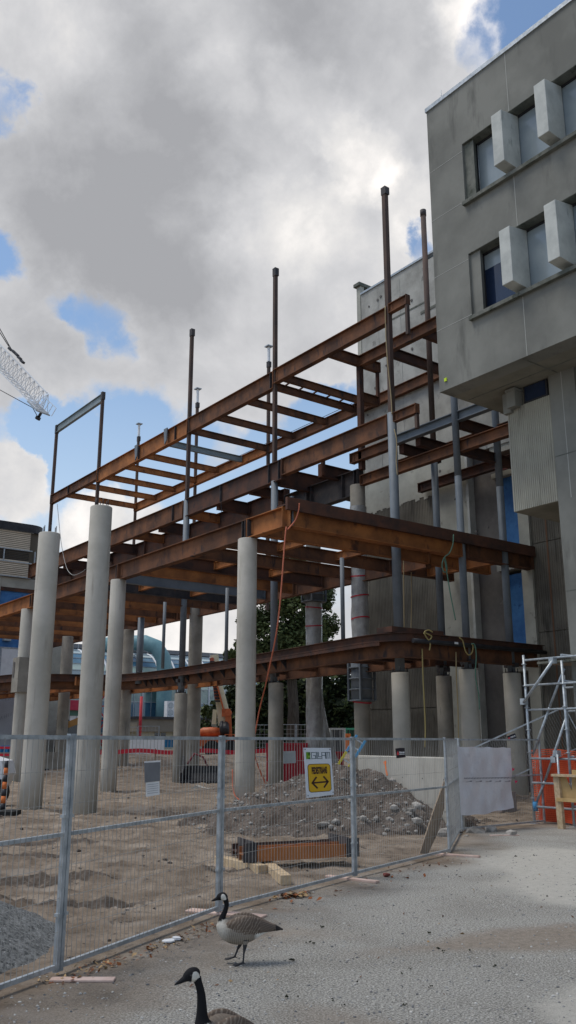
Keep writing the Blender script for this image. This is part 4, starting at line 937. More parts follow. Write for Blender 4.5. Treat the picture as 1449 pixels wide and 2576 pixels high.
tag(MB().box(18.9, 19.5, 15.9, 16.4, 0, .5).build('cardboard_box', M('box_mauve', (.22, .18, .17), (.28, .23, .21), 4, .9), loc=(19.2, 16.2, 0)), 'plain mauve-brown box on the dirt behind the fence beside the scaffold', 'box')
# ------------------------------------------------------------------ scaffold, net, barricade
def scaffold():
    t = thing('scaffold', (17.0, 13.3, 0), 'galvanised tube scaffold tower in front of the ribbed wall at right', 'scaffold')
    r = .03; bl = Vector(ON(1345, 2072, 'z', 0)); X = bl.x; Y0 = bl.y
    def Y(px, py): return ON(px, py, 'x', X).y
    def Zz(px, py): return ON(px, py, 'x', X).z
    YR = Y(1431, 1900); ZT = Zz(1318, 1648)
    X2 = X+1.5
    def std(x, y, z1, collars=True):
        o = MB().cyl((x, y, .02), (x, y, z1), r, n=12).build('standard', GALV, t)
        c = MB()
        z = .55
        while z < z1-.1: c.tube([(x, y, z-.008), (x, y, z+.008)], .06, 12); z += .5
        c.build('rosette', GALV, o)
        MB().box(x-.08, x+.08, y-.08, y+.08, 0, .012).build('base_plate', GALV, o)
    std(X, Y0, ZT); std(X, YR, ZT-.2); std(X2, YR, ZT-.2); std(X2, Y0, ZT-.4)
    lv = [Zz(1338, 1877-175*0)]
    zs = [Zz(*q) for q in ((1322, 1661), (1330, 1724), (1333, 1786), (1340, 1908), (1343, 1969), (1345, 2029))]
    for i, z in enumerate(zs):
        MB().cyl((X, Y0, z), (X, YR-2.2, z), r*.85, n=10).build('ledger', GALV, t)
        MB().cyl((X2, Y0, z), (X2, YR-2.2, z), r*.85, n=10).build('ledger', GALV, t)
        if i not in (2,): MB().cyl((X, YR, z+.05), (X2, YR, z+.05), r*.85, n=10).build('transom', GALV, t)
    std(X, YR-2.1, ZT); std(X2, YR-2.1, ZT)
    def tubeDD(a, b, off=0., rr=.03, nm='brace'):
        p = ON(*a, 'x', X-.06-off); q = ON(*b, 'x', X-.06-off); MB().cyl(p, q, rr, n=10).build(nm, GALV, t)
    def m5(x, y): return ((1700+x/2.399)*.62890625, (2500+y/2.399)*.62890625)
    tubeDD(m5(1335, 420), m5(1195, 790), -.12); tubeDD(m5(1195, 790), m5(1035, 1240), -.12)
    tubeDD(m5(1365, 860), m5(1150, 1500), -.12); tubeDD(m5(1150, 1500), m5(1065, 1715), -.12)
    tubeDD(m5(1225, 345), m5(945, 745), .08, .034)
    tubeDD(m5(1270, 1240), m5(1320, 1910), .1, .026, 'prop')
    c = MB()
    for q in (m5(1225, 340), m5(950, 735), m5(1268, 1235), m5(1245, 1290)): p = ON(*q, 'x', X-.08); c.obox(p, Vector((1, 0, 0)), Vector((0, 1, 0)), UPV, .07, .06, .07)
    c.build('coupler', GALV, t)
    p = ON(*m5(1058, 1740), 'x', X); MB().cyl(p-UPV*.1, p+UPV*.1, .055, n=12).build('coupler', M('coupler_blue', (.05, .25, .50)), t)
    for k in range(4):
        x0 = X+.1+.34*k; MB().box(x0, x0+.3, YR-2.1, Y0-.3-.05*k, zs[0]-.10, zs[0]-.05).build('deck_board', WOODD if k else BLDD, t)
    # orange safety mesh hung behind the tubes
    N = thing('safety_net', (X2+.3, 13.0, 0), 'bright orange plastic safety net hung behind the scaffold tubes', 'net')
    xa = X+.22; y0 = Y(1336, 2050)+.05; y1 = YR-2.2; zt = 1.55
    def rip(y, z): return xa+.05*math.sin(y*5)+.03*math.sin(z*7+y*3)
    m = MB(); nz_ = 34; ny = 84
    for i in range(nz_+1):
        z = .05+zt*i/nz_; y = y0; pts = []
        for j in range(ny+1): yy = y0+(y1-y0)*j/ny; pts.append((rip(yy, z), yy, z+.02*math.sin(yy*4)))
        hw = .0085
        vs = []; 
        for p in pts: vs += [(p[0], p[1], p[2]-hw), (p[0], p[1], p[2]+hw)]
        m.add(vs, [(2*k, 2*k+2, 2*k+3, 2*k+1) for k in range(ny)])
    for j in range(ny+1):
        yy = y0+(y1-y0)*j/ny; vs = []
        for i in range(nz_+1): z = .05+zt*i/nz_; vs += [(rip(yy, z)-.002, yy-.007, z+.02*math.sin(yy*4)), (rip(yy, z)-.002, yy+.007, z+.02*math.sin(yy*4))]
        m.add(vs, [(2*k, 2*k+2, 2*k+3, 2*k+1) for k in range(nz_)])
    m.build('net', NETM, N, fix=False)
    m2 = MB(); vs = []
    for i in range(9):
        for j in range(30): yy = y0+(y1-y0)*j/29; z = .03+(zt-.1)*i/8; vs.append((xa+.14+.04*math.sin(yy*6+i), yy, z))
    m2.add(vs, [(i*30+j, (i+1)*30+j, (i+1)*30+j+1, i*30+j+1) for i in range(8) for j in range(29)], True)
    m2.build('folded_layer', M('net_folds', (.42, .05, .02), (.60, .08, .03), 5, .7), N, fix=False)
    # wooden barricade
    b = thing('wooden_barricade', ON(1413, 2085, 'z', 0), 'timber barricade with plywood boards in front of the scaffold', 'barricade')
    xb = ON(1413, 2085, 'z', 0).x
    def Q(x, y): return ON(*m5(x, y), 'x', xb)
    m = MB(); l0 = Q(1310, 1915); l1 = Q(1265, 1440); m.bar(Vector((xb, l0.y, 0)), Vector((xb, l1.y, l1.z)), .09, .14, up=Vector((0, 1, 0))); m.build('leg', WOOD, b)
    m = MB(); m.bar(Vector((xb, l0.y-2.0, 0)), Vector((xb, l0.y-2.0, l1.z)), .09, .14, up=Vector((0, 1, 0))); m.build('leg', WOOD, b)
    tl = Q(1235, 1440); m = MB(); m.bar((xb-.02, tl.y+.0, tl.z), (xb-.02, tl.y-2.3, tl.z+.0), .16, .05); m.build('top_rail', WOOD, b)
    q = Q(1300, 1675); m = MB(); m.bar((xb-.05, q.y+.05, q.z), (xb-.05, q.y-2.0, q.z), .05, .07); m.build('lower_rail', PLY, b)
    m = MB(); m.prism([Vector((xb+.03, q.y, q.z)), Vector((xb+.03, q.y-2, q.z)), Vector((xb+.03, q.y-2, tl.z-.03)), Vector((xb+.03, Q(1400, 1450).y, tl.z-.03)), Vector((xb+.03, Q(1400, 1590).y, Q(1400, 1590).z)), Vector((xb+.03, Q(1340, 1460).y, tl.z-.03)), Vector((xb+.03, Q(1285, 1460).y, tl.z-.03))], (.02, 0, 0)); m.build('plywood_panel', PLY, b)
    MB().box(xb-.01, xb+.03, Q(1449, 1400).y-.3, Q(1410, 1400).y, tl.z-.1, tl.z+.12).build('sign_back', PLY, b)
scaffold()
# ------------------------------------------------------------------ ropes and cables
def rope(pts, r, mat, label, group=None, name='rope'):
    sp = []
    for i in range(len(pts)-1):
        p0, p1, p2, p3 = (Vector(pts[max(i-1, 0)]), Vector(pts[i]), Vector(pts[i+1]), Vector(pts[min(i+2, len(pts)-1)]))
        for k in range(5): u = k/5; sp.append(.5*((2*p1)+(p2-p0)*u+(2*p0-5*p1+4*p2-p3)*u*u+(3*p1-p0-3*p2+p3)*u**3))
    sp.append(Vector(pts[-1])); o = MB().tube(sp, r, 6).build(name, mat, loc=sp[0]); return tag(o, label, 'rope' if name == 'rope' else 'cable', group)
def RP(l, ax, v): return [ON(x, y, ax, v) for x, y in l]
rope(RP([(753, 1266), (751, 1285), (742, 1310), (724, 1332), (718, 1345)], 'y', 19.85)+[AT(700, 1560, 25), AT(672, 1705, 26.5), AT(648, 1810, 28.2), AT(641, 1900, 28.6), Vector((17.1, 23.6, .03))], .022, ROPEO, 'orange rope running down from the deck corner past the front corner column')
cc = Vector((15.03, 22.15, 0)); rope([cc+(-FW*math.cos(a)-RT*math.sin(a))*.36+UPV*z for a, z in ((1.4, 1.0), (1.3, .75), (1.15, .5), (.8, .28), (.3, .16), (-.2, .14), (-.7, .2), (-1.1, .17))]+[cc+RT*.6-FW*.2+UPV*.03], .02, ROPEO, 'orange rope end looped round the foot of the front corner column')
rope(RP([(1088, 1590), (1078, 1585), (1068, 1590), (1080, 1597), (1086, 1602), (1078, 1610), (1066, 1592), (1072, 1602), (1082, 1620), (1080, 1636)], 'y', 19.68), .022, ROPEY, 'yellow rope knot tied over the corner of the low curved deck')
rope(RP([(1062, 1632), (1064, 1700), (1067, 1760), (1070, 1830), (1069, 1880)], 'y', 19.9), .022, ROPEY, 'yellow rope hanging straight down from the low deck, left of the two')
rope(RP([(1147, 1640), (1148, 1700), (1152, 1780), (1154, 1880)], 'y', 19.9), .022, ROPET, 'tan rope hanging down beside the pale short column')
rope(RP([(1156, 1604), (1164, 1612), (1168, 1628), (1172, 1640), (1180, 1648), (1188, 1640), (1190, 1625), (1186, 1620)], 'y', 19.6), .02, ROPEY, 'yellow-green rope looped over the low deck pipe near its right end')
rope(RP([(1186, 1620), (1194, 1622), (1198, 1650), (1196, 1700), (1204, 1745), (1206, 1785)], 'y', 19.55), .02, ROPEG, 'green rope end hanging in front of the pale short column')
rope(RP([(1141, 1345), (1139, 1370), (1130, 1392), (1118, 1402), (1112, 1420), (1116, 1438), (1124, 1436), (1123, 1420), (1118, 1402), (1124, 1440), (1134, 1500), (1146, 1560)], 'y', 19.8), .02, ROPEG, 'green rope knotted over the orange edge beam of the main deck')
rope(RP([(969, 770), (971, 850), (976, 920), (984, 1000), (986, 1042)], 'x', 20.85), .02, ROPET, 'tan rope running down the tallest steel post')
rope(RP([(992, 1080), (998, 1110), (997, 1160), (1000, 1195)], 'x', 20.8), .02, ROPET, 'short tan rope hanging beside the tallest pipe post')
rope([ON(1015, 1385, 'y', 23.0), ON(1016, 1500, 'y', 23.0), ON(1017, 1590, 'y', 23.0)], .016, ROPET, 'thin pale rope hanging behind the tallest pipe post above the low deck')
rope(RP([(1034, 1395), (1035, 1500), (1034, 1590)], 'y', 23.3), .016, ROPET, 'second thin pale rope hanging just right of the tallest pipe post')
rope(RP([(144, 1268), (148, 1310), (152, 1350), (158, 1390), (165, 1420), (172, 1437), (185, 1447), (205, 1440), (215, 1432)], 'x', 20.8), .02, WIREM, 'pale cable hanging in a long loop from the upper deck left end', name='cable')
rope([ON(434, 1224, 'x', 26.2), ON(660, 1120, 'x', 26.2), ON(886, 1015, 'x', 26.2)], .014, CABLE, 'thin dark safety cable strung along the far side of the upper deck', name='cable')
rope(RP([(555, 1235), (557, 1290), (556, 1262)], 'x', 20.8), .012, CABLE, 'short dark cable loop hanging by the second upper post', name='cable')
# ------------------------------------------------------------------ tower crane
def crane():
    a, b = AT(-150, 775, 118), AT(106, 1034, 104); t = thing('tower_crane', a, 'white lattice jib of a tower crane reaching in from the left', 'crane')
    d = (b-a).normalized(); s_ = d.cross(UPV).normalized(); u = s_.cross(d); h = 2.7; w_ = 1.7
    ch = MB()
    for o in (-s_*w_/2, s_*w_/2): ch.bar(a+o, b+o, .13, .13)
    ch.build('bottom_chord', WHITE, t); MB().bar(a+u*h, b+u*h*.8-d*1.0, .16, .16).build('top_chord', WHITE, t)
    n = 26; L_ = (b-a).length; m = MB()
    for i in range(n):
        p = a+d*(L_*i/n); q = a+d*(L_*(i+1)/n); mid = (p+q)/2+u*h*(1-.2*i/n)
        for o in (-s_*w_/2, s_*w_/2): m.bar(p+o, mid, .065, .065); m.bar(mid, q+o, .065, .065)
        m.bar(p-s_*w_/2, q+s_*w_/2, .08, .08); m.bar(p-s_*w_/2, p+s_*w_/2, .08, .08)
    m.build('lattice', WHITE, t)
    m = MB(); m.obox(b-d*.9-u*.1, d, s_, u, 1.3, 1.1, .08); m.build('tip_platform', GALV, t)
    m = MB()
    for k in range(4): q = b-d*(2.0-k*.9); m.bar(q+s_*1.1, q+s_*1.1+u*1.2, .06, .06); m.bar(q-s_*1.1, q-s_*1.1+u*1.2, .06, .06)
    m.bar(b-d*2+s_*1.1+u*1.2, b+d*.7+s_*1.1+u*1.2, .06, .06); m.bar(b-d*2-s_*1.1+u*1.2, b+d*.7-s_*1.1+u*1.2, .06, .06); m.build('guard_rail', WHITE, t)
    m = MB(); m.cyl(b-u*.1, b-u*.9, .18, n=8); m.cyl(b-u*.9, b-u*1.25, .35, n=8); m.build('hook_block', BLACK, t)
    m = MB()
    for k in range(5): q = a+d*(L_*(.62+.028*k))+u*(h+.25+.1*math.sin(k)); m.obox(q, d, s_, u, .4, .2, .14)
    m.build('trolley_gear', BLACK, t)
    m = MB(); m.tube([a+u*(h+4.6), a+d*L_*.62+u*(h+.4)], .06, 5); m.tube([a+u*(h+3.6), a+d*L_*.60+u*(h+.4)], .06, 5); m.tube([a-u*5, a+d*L_*.5-u*3.4, b-u*.6-d*2, b-u*1], .05, 5); m.build('pendant_line', CABLE, t)
crane()
# ------------------------------------------------------------------ left clad building
def left_building():
    Y = 58.0; b = thing('clad_building', (18, Y, 0), 'beige metal clad building with rounded black roof edge at the left edge', 'building')
    xr = 22.1; SK = M('cladding_dark_gap', (.10, .085, .065))
    def corner(x0, x1, y, rr, z0, z1, name, mat, off=0.):
        pts = [Vector((x0, y-off, z0)), Vector((x1-rr, y-off, z0))]
        for k in range(1, 7): q = R(90*k/6); pts.append(Vector((x1-rr+(rr+off)*math.sin(q), y+rr-(rr+off)*math.cos(q), z0)))
        pts += [Vector((x1+off, y+16, z0)), Vector((x0, y+16, z0))]
        return MB().prism(pts, (0, 0, z1-z0)).build(name, mat, b)
    corner(2, xr, Y, .9, 12.6, 15.75, 'wall', SK)
    corner(2, xr, Y, .9, 15.75, 16.3, 'roof_edge', BLACK, .22)
    m = MB(); z = 12.62
    while z < 15.7:
        if not (13.62 < z < 14.42): m.box(2, xr-.9, Y-.07, Y, z, z+.085); m.box(xr-.0, xr+.07, Y+.9, Y+15, z, z+.085)
        z += .125
    m.build('cladding', SLATM, b)
    m = MB()
    for z in (13.55, 14.42, 15.72, 12.55): m.box(2, xr-.7, Y-.12, Y-.03, z, z+.07)
    for x in (17.4, 19.4, 21.55): m.box(x, x+.08, Y-.12, Y-.03, 13.6, 14.45)
    m.build('trim', GALV, b)
    m = MB(); z = 13.66
    while z < 14.4: m.box(2, xr-.9, Y-.05, Y, z, z+.03); z += .11
    m.build('louvre', BLACK, b)
    MB().box(2, 25, Y+.3, Y+15, 0, 12.6).build('core_wall', ROUGHL, b)
    m = MB(); m.box(19.35, 25, Y+.1, Y+.3, 11.85, 12.55); m.box(19.2, 19.45, Y+.05, Y+.3, 9.5, 12.6); m.build('lintel', ROUGHL, b)
    MB().box(19.5, 22.4, Y+.12, Y+.3, 11.6, 11.85).build('lintel', RUSTD, b)
    MB().box(19.45, 22.0, Y+.2, Y+.3, 5.7, 11.6).build('blue_sheeting', BLUET, b)
    MB().box(16, 19.2, Y+.05, Y+.25, 8.2, 10.5).build('wall_panel', ROUGHL, b)
    dr = MB().box(19.9, 21.2, Y+.1, Y+.2, 5.7, 7.75).build('door', WHITE, b); MB().box(19.8, 19.9, Y+.08, Y+.2, 5.7, 7.85).box(21.2, 21.3, Y+.08, Y+.2, 5.7, 7.85).box(19.9, 21.2, Y+.08, Y+.2, 7.75, 7.85).build('door_frame', GALV, dr)
    MB().box(19.9, 20.4, Y-.1, Y+.2, 8.25, 8.5).build('wall_lamp', GALV, b)
    MB().box(8, 22.3, Y-.3, Y+.1, .6, 4.7).build('wrapped_wall', M('grey_house_wrap', (.34, .35, .38), (.40, .41, .44), .8, .6), b)
    m = MB()
    for z in (3.9, 2.3): m.box(17.5, 19.9, Y-.32, Y-.3, z, z+.07)
    m.build('wrap_batten', BLACK, b)
    m = MB(); rnd = random.Random(8)
    for (cx, cz) in ((20.3, 4.3), (20.0, 3.1), (20.4, 1.9), (19.4, 1.5)):
        for k in range(6): x = cx+k*.14; m.bar((x, Y-.31, cz+.1*k*.6), (x+.08*rnd.uniform(-1, 1), Y-.31, cz+.22+.1*k*.6), .03, .006, up=Vector((0, 1, 0)))
    m.build('faint_wrap_print', M('faint_print2', (.24, .25, .29)), b)
    MB().box(13, 22.2, Y-.34, Y-.30, 1.9, 3.4).box(13, 20.4, Y-.36, Y-.32, 1.0, 1.6) if False else None
left_building()
# ------------------------------------------------------------------ barrel glazed building
def glass_building():
    Y = 85.0; x0, x1 = 24, 66; b = thing('glass_building', (40, Y, 1), 'long barrel-vaulted green glass building with white ribs far behind the columns', 'building')
    RR = 4.2; zc = 7.3; prof = []
    for k in range(9): q = R(90*k/8); prof.append((Y+RR-RR*math.cos(q)*1.0, zc+RR*.95*math.sin(q)))
    prof = [(Y, 1.0)]+[(Y, zc-.01)]+prof
    pane_rows = [(Y, 1.0), (Y, 2.6), (Y, 4.2), (Y, 5.8), (Y, 7.3)]+[p for p in prof[3:]]
    mats = [TEALG, M('pale_green_glass', (.42, .54, .47), (.58, .66, .56), .25, .08, spec=.9), M('deep_blue_glass', (.04, .11, .19), (.10, .22, .30), .3, .06, spec=.9), M('grey_blue_glass', (.26, .36, .40), (.36, .46, .48), .3, .08, spec=.9)]
    pick = [0, 2, 2, 0, 1, 3, 1, 2, 2, 3, 3, 3]
    for i in range(len(pane_rows)-1):
        (ya, za), (yb, zb) = pane_rows[i], pane_rows[i+1]
        MB().add([(x0, ya, za), (x1, ya, za), (x1, yb, zb), (x0, yb, zb)], [(0, 1, 2, 3)]).build('glazing_band', mats[pick[i]], b, fix=False)
    x = x0; k = 0
    m = MB()
    while x <= x1:
        m.tube([(x, y-.04, z) for y, z in prof], .11, 5); x += 2.05
    m.build('rib', WHITE, b)
    m = MB()
    for y, z in pane_rows[1:]: m.bar((x0, y-.03, z), (x1, y-.03, z), .08, .08)
    x = x0+1.02
    while x <= x1: m.bar((x, Y-.03, 1), (x, Y-.03, 7.3), .07, .07); x += 2.05
    m.build('mullion', GALV, b)
    MB().box(x0, x1, Y+RR-.3, Y+12, 1, 11.75).build('roof_block', M('roof_grey', (.22, .23, .24), (.28, .29, .30), .5, .8), b)
    m = MB(); m.box(x0, x1, Y+RR-.9, Y+RR-.2, 11.35, 11.8); m.build('roof_edge', M('roof_edge_grey', (.19, .19, .20)), b)
    m = MB(); x = x0
    while x < x1: m.box(x, x+.07, Y+RR-.93, Y+RR-.9, 11.35, 11.8); x += 2.05
    m.build('roof_seam', GALV, b)
    pts = [(41.5, Y+3.6, 11.9), (43.6, Y+1.9, 12.1), (44.7, Y+.4, 12.1), (45.6, Y-.6, 11.6), (46.2, Y-1.1, 10.4), (46.4, Y-1.2, 9.0), (46.4, Y-1.2, 6), (46.4, Y-1.2, 2.5)]
    MB().tube(pts, .82, 16).build('duct', TEALP, b)
    m = MB(); m.tube([(43.4, Y+2.05, 12.1), (43.7, Y+1.8, 12.1)], .95, 16); m.build('duct_collar', BLDD, b)
    l = thing('low_building', (50, 80, 1), 'low beige building with dark roof edge in front of the glass building', 'building')
    X0, X1 = ON(338, 1860, 'y', 80).x, 58
    MB().box(X0+.4, X1, 80, 84.5, 1, 2.9).build('wall', BEIGE, l); MB().box(X0, X1, 79.5, 84.5, 2.7, 3.9).build('fascia', M('taupe_fascia', (.17, .155, .125), (.21, .19, .155), .6, .8), l); MB().box(X0-.15, X1, 79.3, 84.6, 3.9, 4.15).build('roof_edge', BLACK, l)
    for k in range(7):
        x = X0+2.2+k*2.1; w_ = MB().box(x, x+1.25, 79.96, 80.0, 1.3, 2.62).build('window', DARKG, l); MB().box(x+.6, x+.66, 79.93, 79.96, 1.3, 2.62).build('glazing_bar', BEIGE, w_)
    p = ON(427, 1796, 'y', 80.5); a = thing('air_conditioner', (p.x, 80.5, 4.15), 'white twin-fan air conditioner unit on the low building roof', 'air conditioner')
    MB().box(p.x-.5, p.x+.5, 80.2, 80.8, 4.15, 5.75).build('casing', WHITE, a)
    for z in (4.6, 5.3): MB().cyl((p.x-.08, 80.2, z), (p.x-.08, 80.16, z), .32, n=18).build('fan_grille', GALV, a)
glass_building()
# shed with red fascia seen between the tall columns
def shed():
    y = 74.0; a, b_ = ON(108, 1800, 'y', y), ON(215, 1800, 'y', y); t = thing('white_shed', (a.x, y, 1), 'white shed with green and red fascia bands between the tall columns', 'shed')
    z = [ON(150, q, 'y', y).z for q in (1861, 1800, 1786, 1768)]
    MB().box(a.x, b_.x, y, y+5, z[0]-.6, z[1]).build('wall', WHITE, t); MB().box(a.x-.1, b_.x, y-.05, y+5, z[1], z[2]).build('green_band', M('band_green', (.10, .20, .16)), t); MB().box(a.x-.3, b_.x, y-.3, y+5, z[2], z[3]+.25).build('red_fascia', M('fascia_red', (.42, .03, .07), (.50, .05, .09), .8, .5), t)
    m = MB(); x = a.x
    while x < b_.x: m.box(x, x+.06, y-.02, y, z[0]-.6, z[1]); x += .6
    m.build('wall_seam', GALV, t)
shed()
def mast(px, y0, y1, d, w_, label, ladder=False):
    a, b_ = AT(px, y0, d), AT(px, y1, d); b_.z = 1.0; t = thing('red_mast', b_, label, 'mast')
    if not ladder: MB().cyl(b_, Vector((b_.x, b_.y, a.z)), w_, n=12).build('post', REDP, t); MB().cyl(b_+UPV*0, b_+UPV*.4, w_*1.7, n=12).build('base', REDP, t)
    else:
        m = MB()
        for s1 in (-1, 1):
            for s2 in (-1, 1): q = b_+RT*s1*w_+FW*s2*w_; m.bar(q, Vector((q.x, q.y, a.z)), .1, .1)
        m.build('frame', REDP, t); m = MB(); z = 1.2; k = 0
        while z < a.z: q = b_+UPV*(z-1); s1 = 1 if k % 2 else -1; m.bar(q-RT*w_*s1-FW*w_, q+RT*w_*s1-FW*w_+UPV*1., .08, .08); m.bar(q-RT*w_-FW*w_, q+RT*w_-FW*w_, .08, .08); z += 1.; k += 1
        m.build('brace', REDP, t); MB().obox(b_+UPV*.8, RT, FW, UPV, 1.3, .9, .12).build('platform', REDP, t)
    return t
t = mast(350, 1752, 1895, 66, .11, 'plain red steel post in front of the low beige building')
mast(254, 1758, 1868, 64, .35, 'red lattice hoist tower between the second tall column and its neighbour', True)
# ------------------------------------------------------------------ machines
def boom_lift():
    d = 58; g = 1.0
    P = lambda x, y, k=0: AT(x, y, d+k)
    t = thing('boom_lift', P(560, 1890), 'orange and cream articulated boom lift in front of the dark trees', 'boom lift')
    m = MB(); m.bar(P(539, 1648), P(560, 1824), .5, .62, up=FW); m.build('main_boom', CREAM, t)
    m = MB(); m.bar(P(532, 1655, -.4), P(545, 1760, -.4), .25, .2, up=FW); m.build('hose_track', M('track_salmon', (.45, .12, .07)), t)
    m = MB()
    for k in range(14): p = P(534+k*1.05, 1665+k*7.6, -.6); m.obox(p, RT, FW, UPV, .16, .05, .05)
    m.build('track_link', BLACK, t)
    m = MB(); m.bar(P(552, 1722, -.5), P(569, 1787, -.5), .35, .42, up=FW); m.build('upper_boom', CREAM, t); MB().bar(P(546, 1722, -.8), P(563, 1788, -.8), .1, .13, up=FW).build('boom_rail', ORANGE, t)
    m = MB(); c = P(569, 1793, -.5); m.obox(c, RT, FW, UPV, .26, .28, .24); m.cyl(c-FW*.35+RT*.15, c+FW*.35+RT*.15, .2, n=14); m.build('knuckle', ORANGE, t)
    m = MB(); m.bar(P(574, 1800, -.5), P(577, 1862, -.5), .36, .42, up=FW); m.build('riser', ORANGE, t)
    m = MB(); m.bar(P(541, 1785), P(538, 1822), .26, .3, up=FW); m.build('link_arm', CREAM, t)
    m = MB(); rnd = random.Random(2)
    for k in range(9): x = 556+k*1.9; m.tube([P(x, 1818+rnd.uniform(-3, 2), -.7), P(x+1, 1835, -1.0), P(x+rnd.uniform(-1, 2), 1852, -.6)], .11, 6)
    m.build('hose_bundle', BLACK, t)
    c = P(530, 1842); m = MB(); m.tube([c-RT*.75, c-RT*.5, c+RT*.3, c+RT*.6], [.15, .30, .34, .26], 14); m.build('counterweight', ORANGE, t)
    c = P(560, 1866); m = MB(); m.obox(c, RT, FW, UPV, 1.6, .9, .28); m.build('turntable', ORANGE, t)
    m = MB(); m.obox(P(560, 1880), RT, FW, UPV, 1.25, .8, .22); m.build('chassis', M('chassis_red', (.40, .05, .04)), t)
    for sx in (-1, 1):
        for sy in (-1, 1): q = P(560+sx*24, 1889); q = q+FW*(.9*sy); q.z = 1.35; MB().cyl(q-FW*.2, q+FW*.2, .5, n=18).build('wheel', RUBBER, t)
    m = MB(); a = P(566, 1848, -1)
    for k in range(4): q = a+RT*(k*.62); m.bar(q, q-UPV*.9, .05, .05)
    m.bar(a, a+RT*1.86, .05, .05); m.bar(a-UPV*.45, a+RT*1.86-UPV*.45, .05, .05); m.build('guard_rail', ORANGE, t)
boom_lift()
def loader():
    d = 60; P = lambda x, y, k=0: AT(x, y, d+k)
    t = thing('telehandler', P(170, 1880), 'orange machine with a raised tan boom, left of the second tall column', 'loader')
    m = MB(); m.prism([P(150, 1868), P(150, 1838), P(160, 1830), P(205, 1826), P(212, 1868)], FW*2.2); m.build('body', ORANGE, t)
    m = MB(); m.bar(P(152, 1832, -.3), P(212, 1808, -.3), .4, .45, up=FW); m.build('boom', M('boom_tan', (.50, .28, .10)), t)
    m = MB(); m.obox(P(158, 1826, -.4), RT, FW, UPV, .35, .3, .4); m.build('boom_head', BLACK, t)
    MB().obox(P(190, 1838), RT, FW, UPV, .6, .5, .35).build('cab_glass', DARKG, t)
    for x in (160, 200):
        q = P(x, 1874); q.z = 1.3; MB().cyl(q-FW*.25, q+FW*.2, .55, n=16).build('wheel', RUBBER, t)
    l = thing('scissor_lift', P(120, 1880, 3), 'small dark red scissor lift basket beside the distant column', 'lift')
    m = MB(); c = P(120, 1848, 3)
    for k in range(4): q = c-RT*.7+RT*.47*k; m.bar(q, q+UPV*.8, .06, .06)
    m.bar(c-RT*.7+UPV*.8, c+RT*.7+UPV*.8, .06, .06); m.bar(c-RT*.7+UPV*.4, c+RT*.7+UPV*.4, .05, .05); m.build('guard_rail', REDP, l)
    m = MB(); m.obox(c-UPV*.1, RT, FW, UPV, .8, .4, .12); m.build('platform', REDP, l); m = MB(); b0 = Vector((c.x, c.y, 1.0)); m.bar(b0-RT*.5+UPV*.2, c+RT*.5-UPV*.2, .12, .12); m.bar(b0+RT*.5+UPV*.2, c-RT*.5-UPV*.2, .12, .12); m.obox(b0+UPV*.2, RT, FW, UPV, .8, .4, .2); m.build('scissor_stack', BLACK, l)
loader()
def bins():
    def bin_(x0, x1, y0, y1, d, mat, label, name='waste_skip', cat='skip', z0=None, dep=1.6, ribs=True):
        a, b_ = AT(x0, y1, d), AT(x1, y1, d); zt = AT((x0+x1)/2, y0, d).z; zb = a.z if z0 is None else z0; c = (a+b_)/2; W_ = (b_-a).length/2
        t = thing(name, Vector((c.x, c.y, zb)), label, cat); m = MB(); s_ = .12
        o = Vector((c.x, c.y, 0)); H_ = zt-zb
        def box5(W1, W2, d1, d2, z1, z2):
            lo_ = [o+RT*i*W1+FW*(dep/2+j*d1) for i, j in ((-1, -1), (1, -1), (1, 1), (-1, 1))]; hi_ = [o+RT*i*W2+FW*(dep/2+j*d2) for i, j in ((-1, -1), (1, -1), (1, 1), (-1, 1))]
            return [q+UPV*z1 for q in lo_]+[q+UPV*z2 for q in hi_]
        vs = box5(W_*.9, W_, dep*.45, dep/2, zb+.05, zt)+box5(W_*.86, W_*.96, dep*.4, dep*.46, zb+.12, zt)
        m.add(vs, [(3, 2, 1, 0), (0, 1, 5, 4), (1, 2, 6, 5), (2, 3, 7, 6), (3, 0, 4, 7), (8, 9, 10, 11), (9, 8, 12, 13), (10, 9, 13, 14), (11, 10, 14, 15), (8, 11, 15, 12), (4, 5, 13, 12), (5, 6, 14, 13), (6, 7, 15, 14), (7, 4, 12, 15)])
        m.build('tub', mat, t, fix=False)
        r_ = MB(); n = max(3, int(W_*2/.6))
        for k in range(n+1): q = o+RT*(-W_*.92+1.84*W_*k/n)-FW*.02; r_.bar(q+UPV*(zb+.08), q-FW*.04+UPV*(zt-.03), .07, .07, up=FW)
        r_.bar(o-RT*W_-FW*.03+UPV*zt, o+RT*W_-FW*.03+UPV*zt, .09, .09); r_.build('rib', mat, t)
    bin_(403, 440, 1855, 1882, 60, BLUEB, 'blue waste skip right of the white barriers, before the beige building')
    bin_(471, 490, 1856, 1878, 60.5, BLUEB, 'narrow part of a blue waste skip seen between two brown columns')
    bin_(466, 488, 1880, 1900, 56, M('skip_red', (.45, .03, .03)), 'small red skip below the blue one between two brown columns')
    bin_(0, 50, 1878, 1901, 50, BLUEB, 'blue waste skip behind the low wall at the left edge', z0=1.0)
    bin_(668, 775, 1872, 1958, 37, M('skip_deep_red', (.40, .02, .035), (.48, .03, .045), 1, .6), 'large deep red waste skip behind the dirt pile', z0=.15, dep=2.2)
    bin_(790, 866, 1893, 1925, 46, M('skip_deep_red2', (.30, .02, .03), (.38, .03, .04), 1, .6), 'second dark red skip half hidden by the pedestrians sign', z0=.3, dep=2.2)
bins()
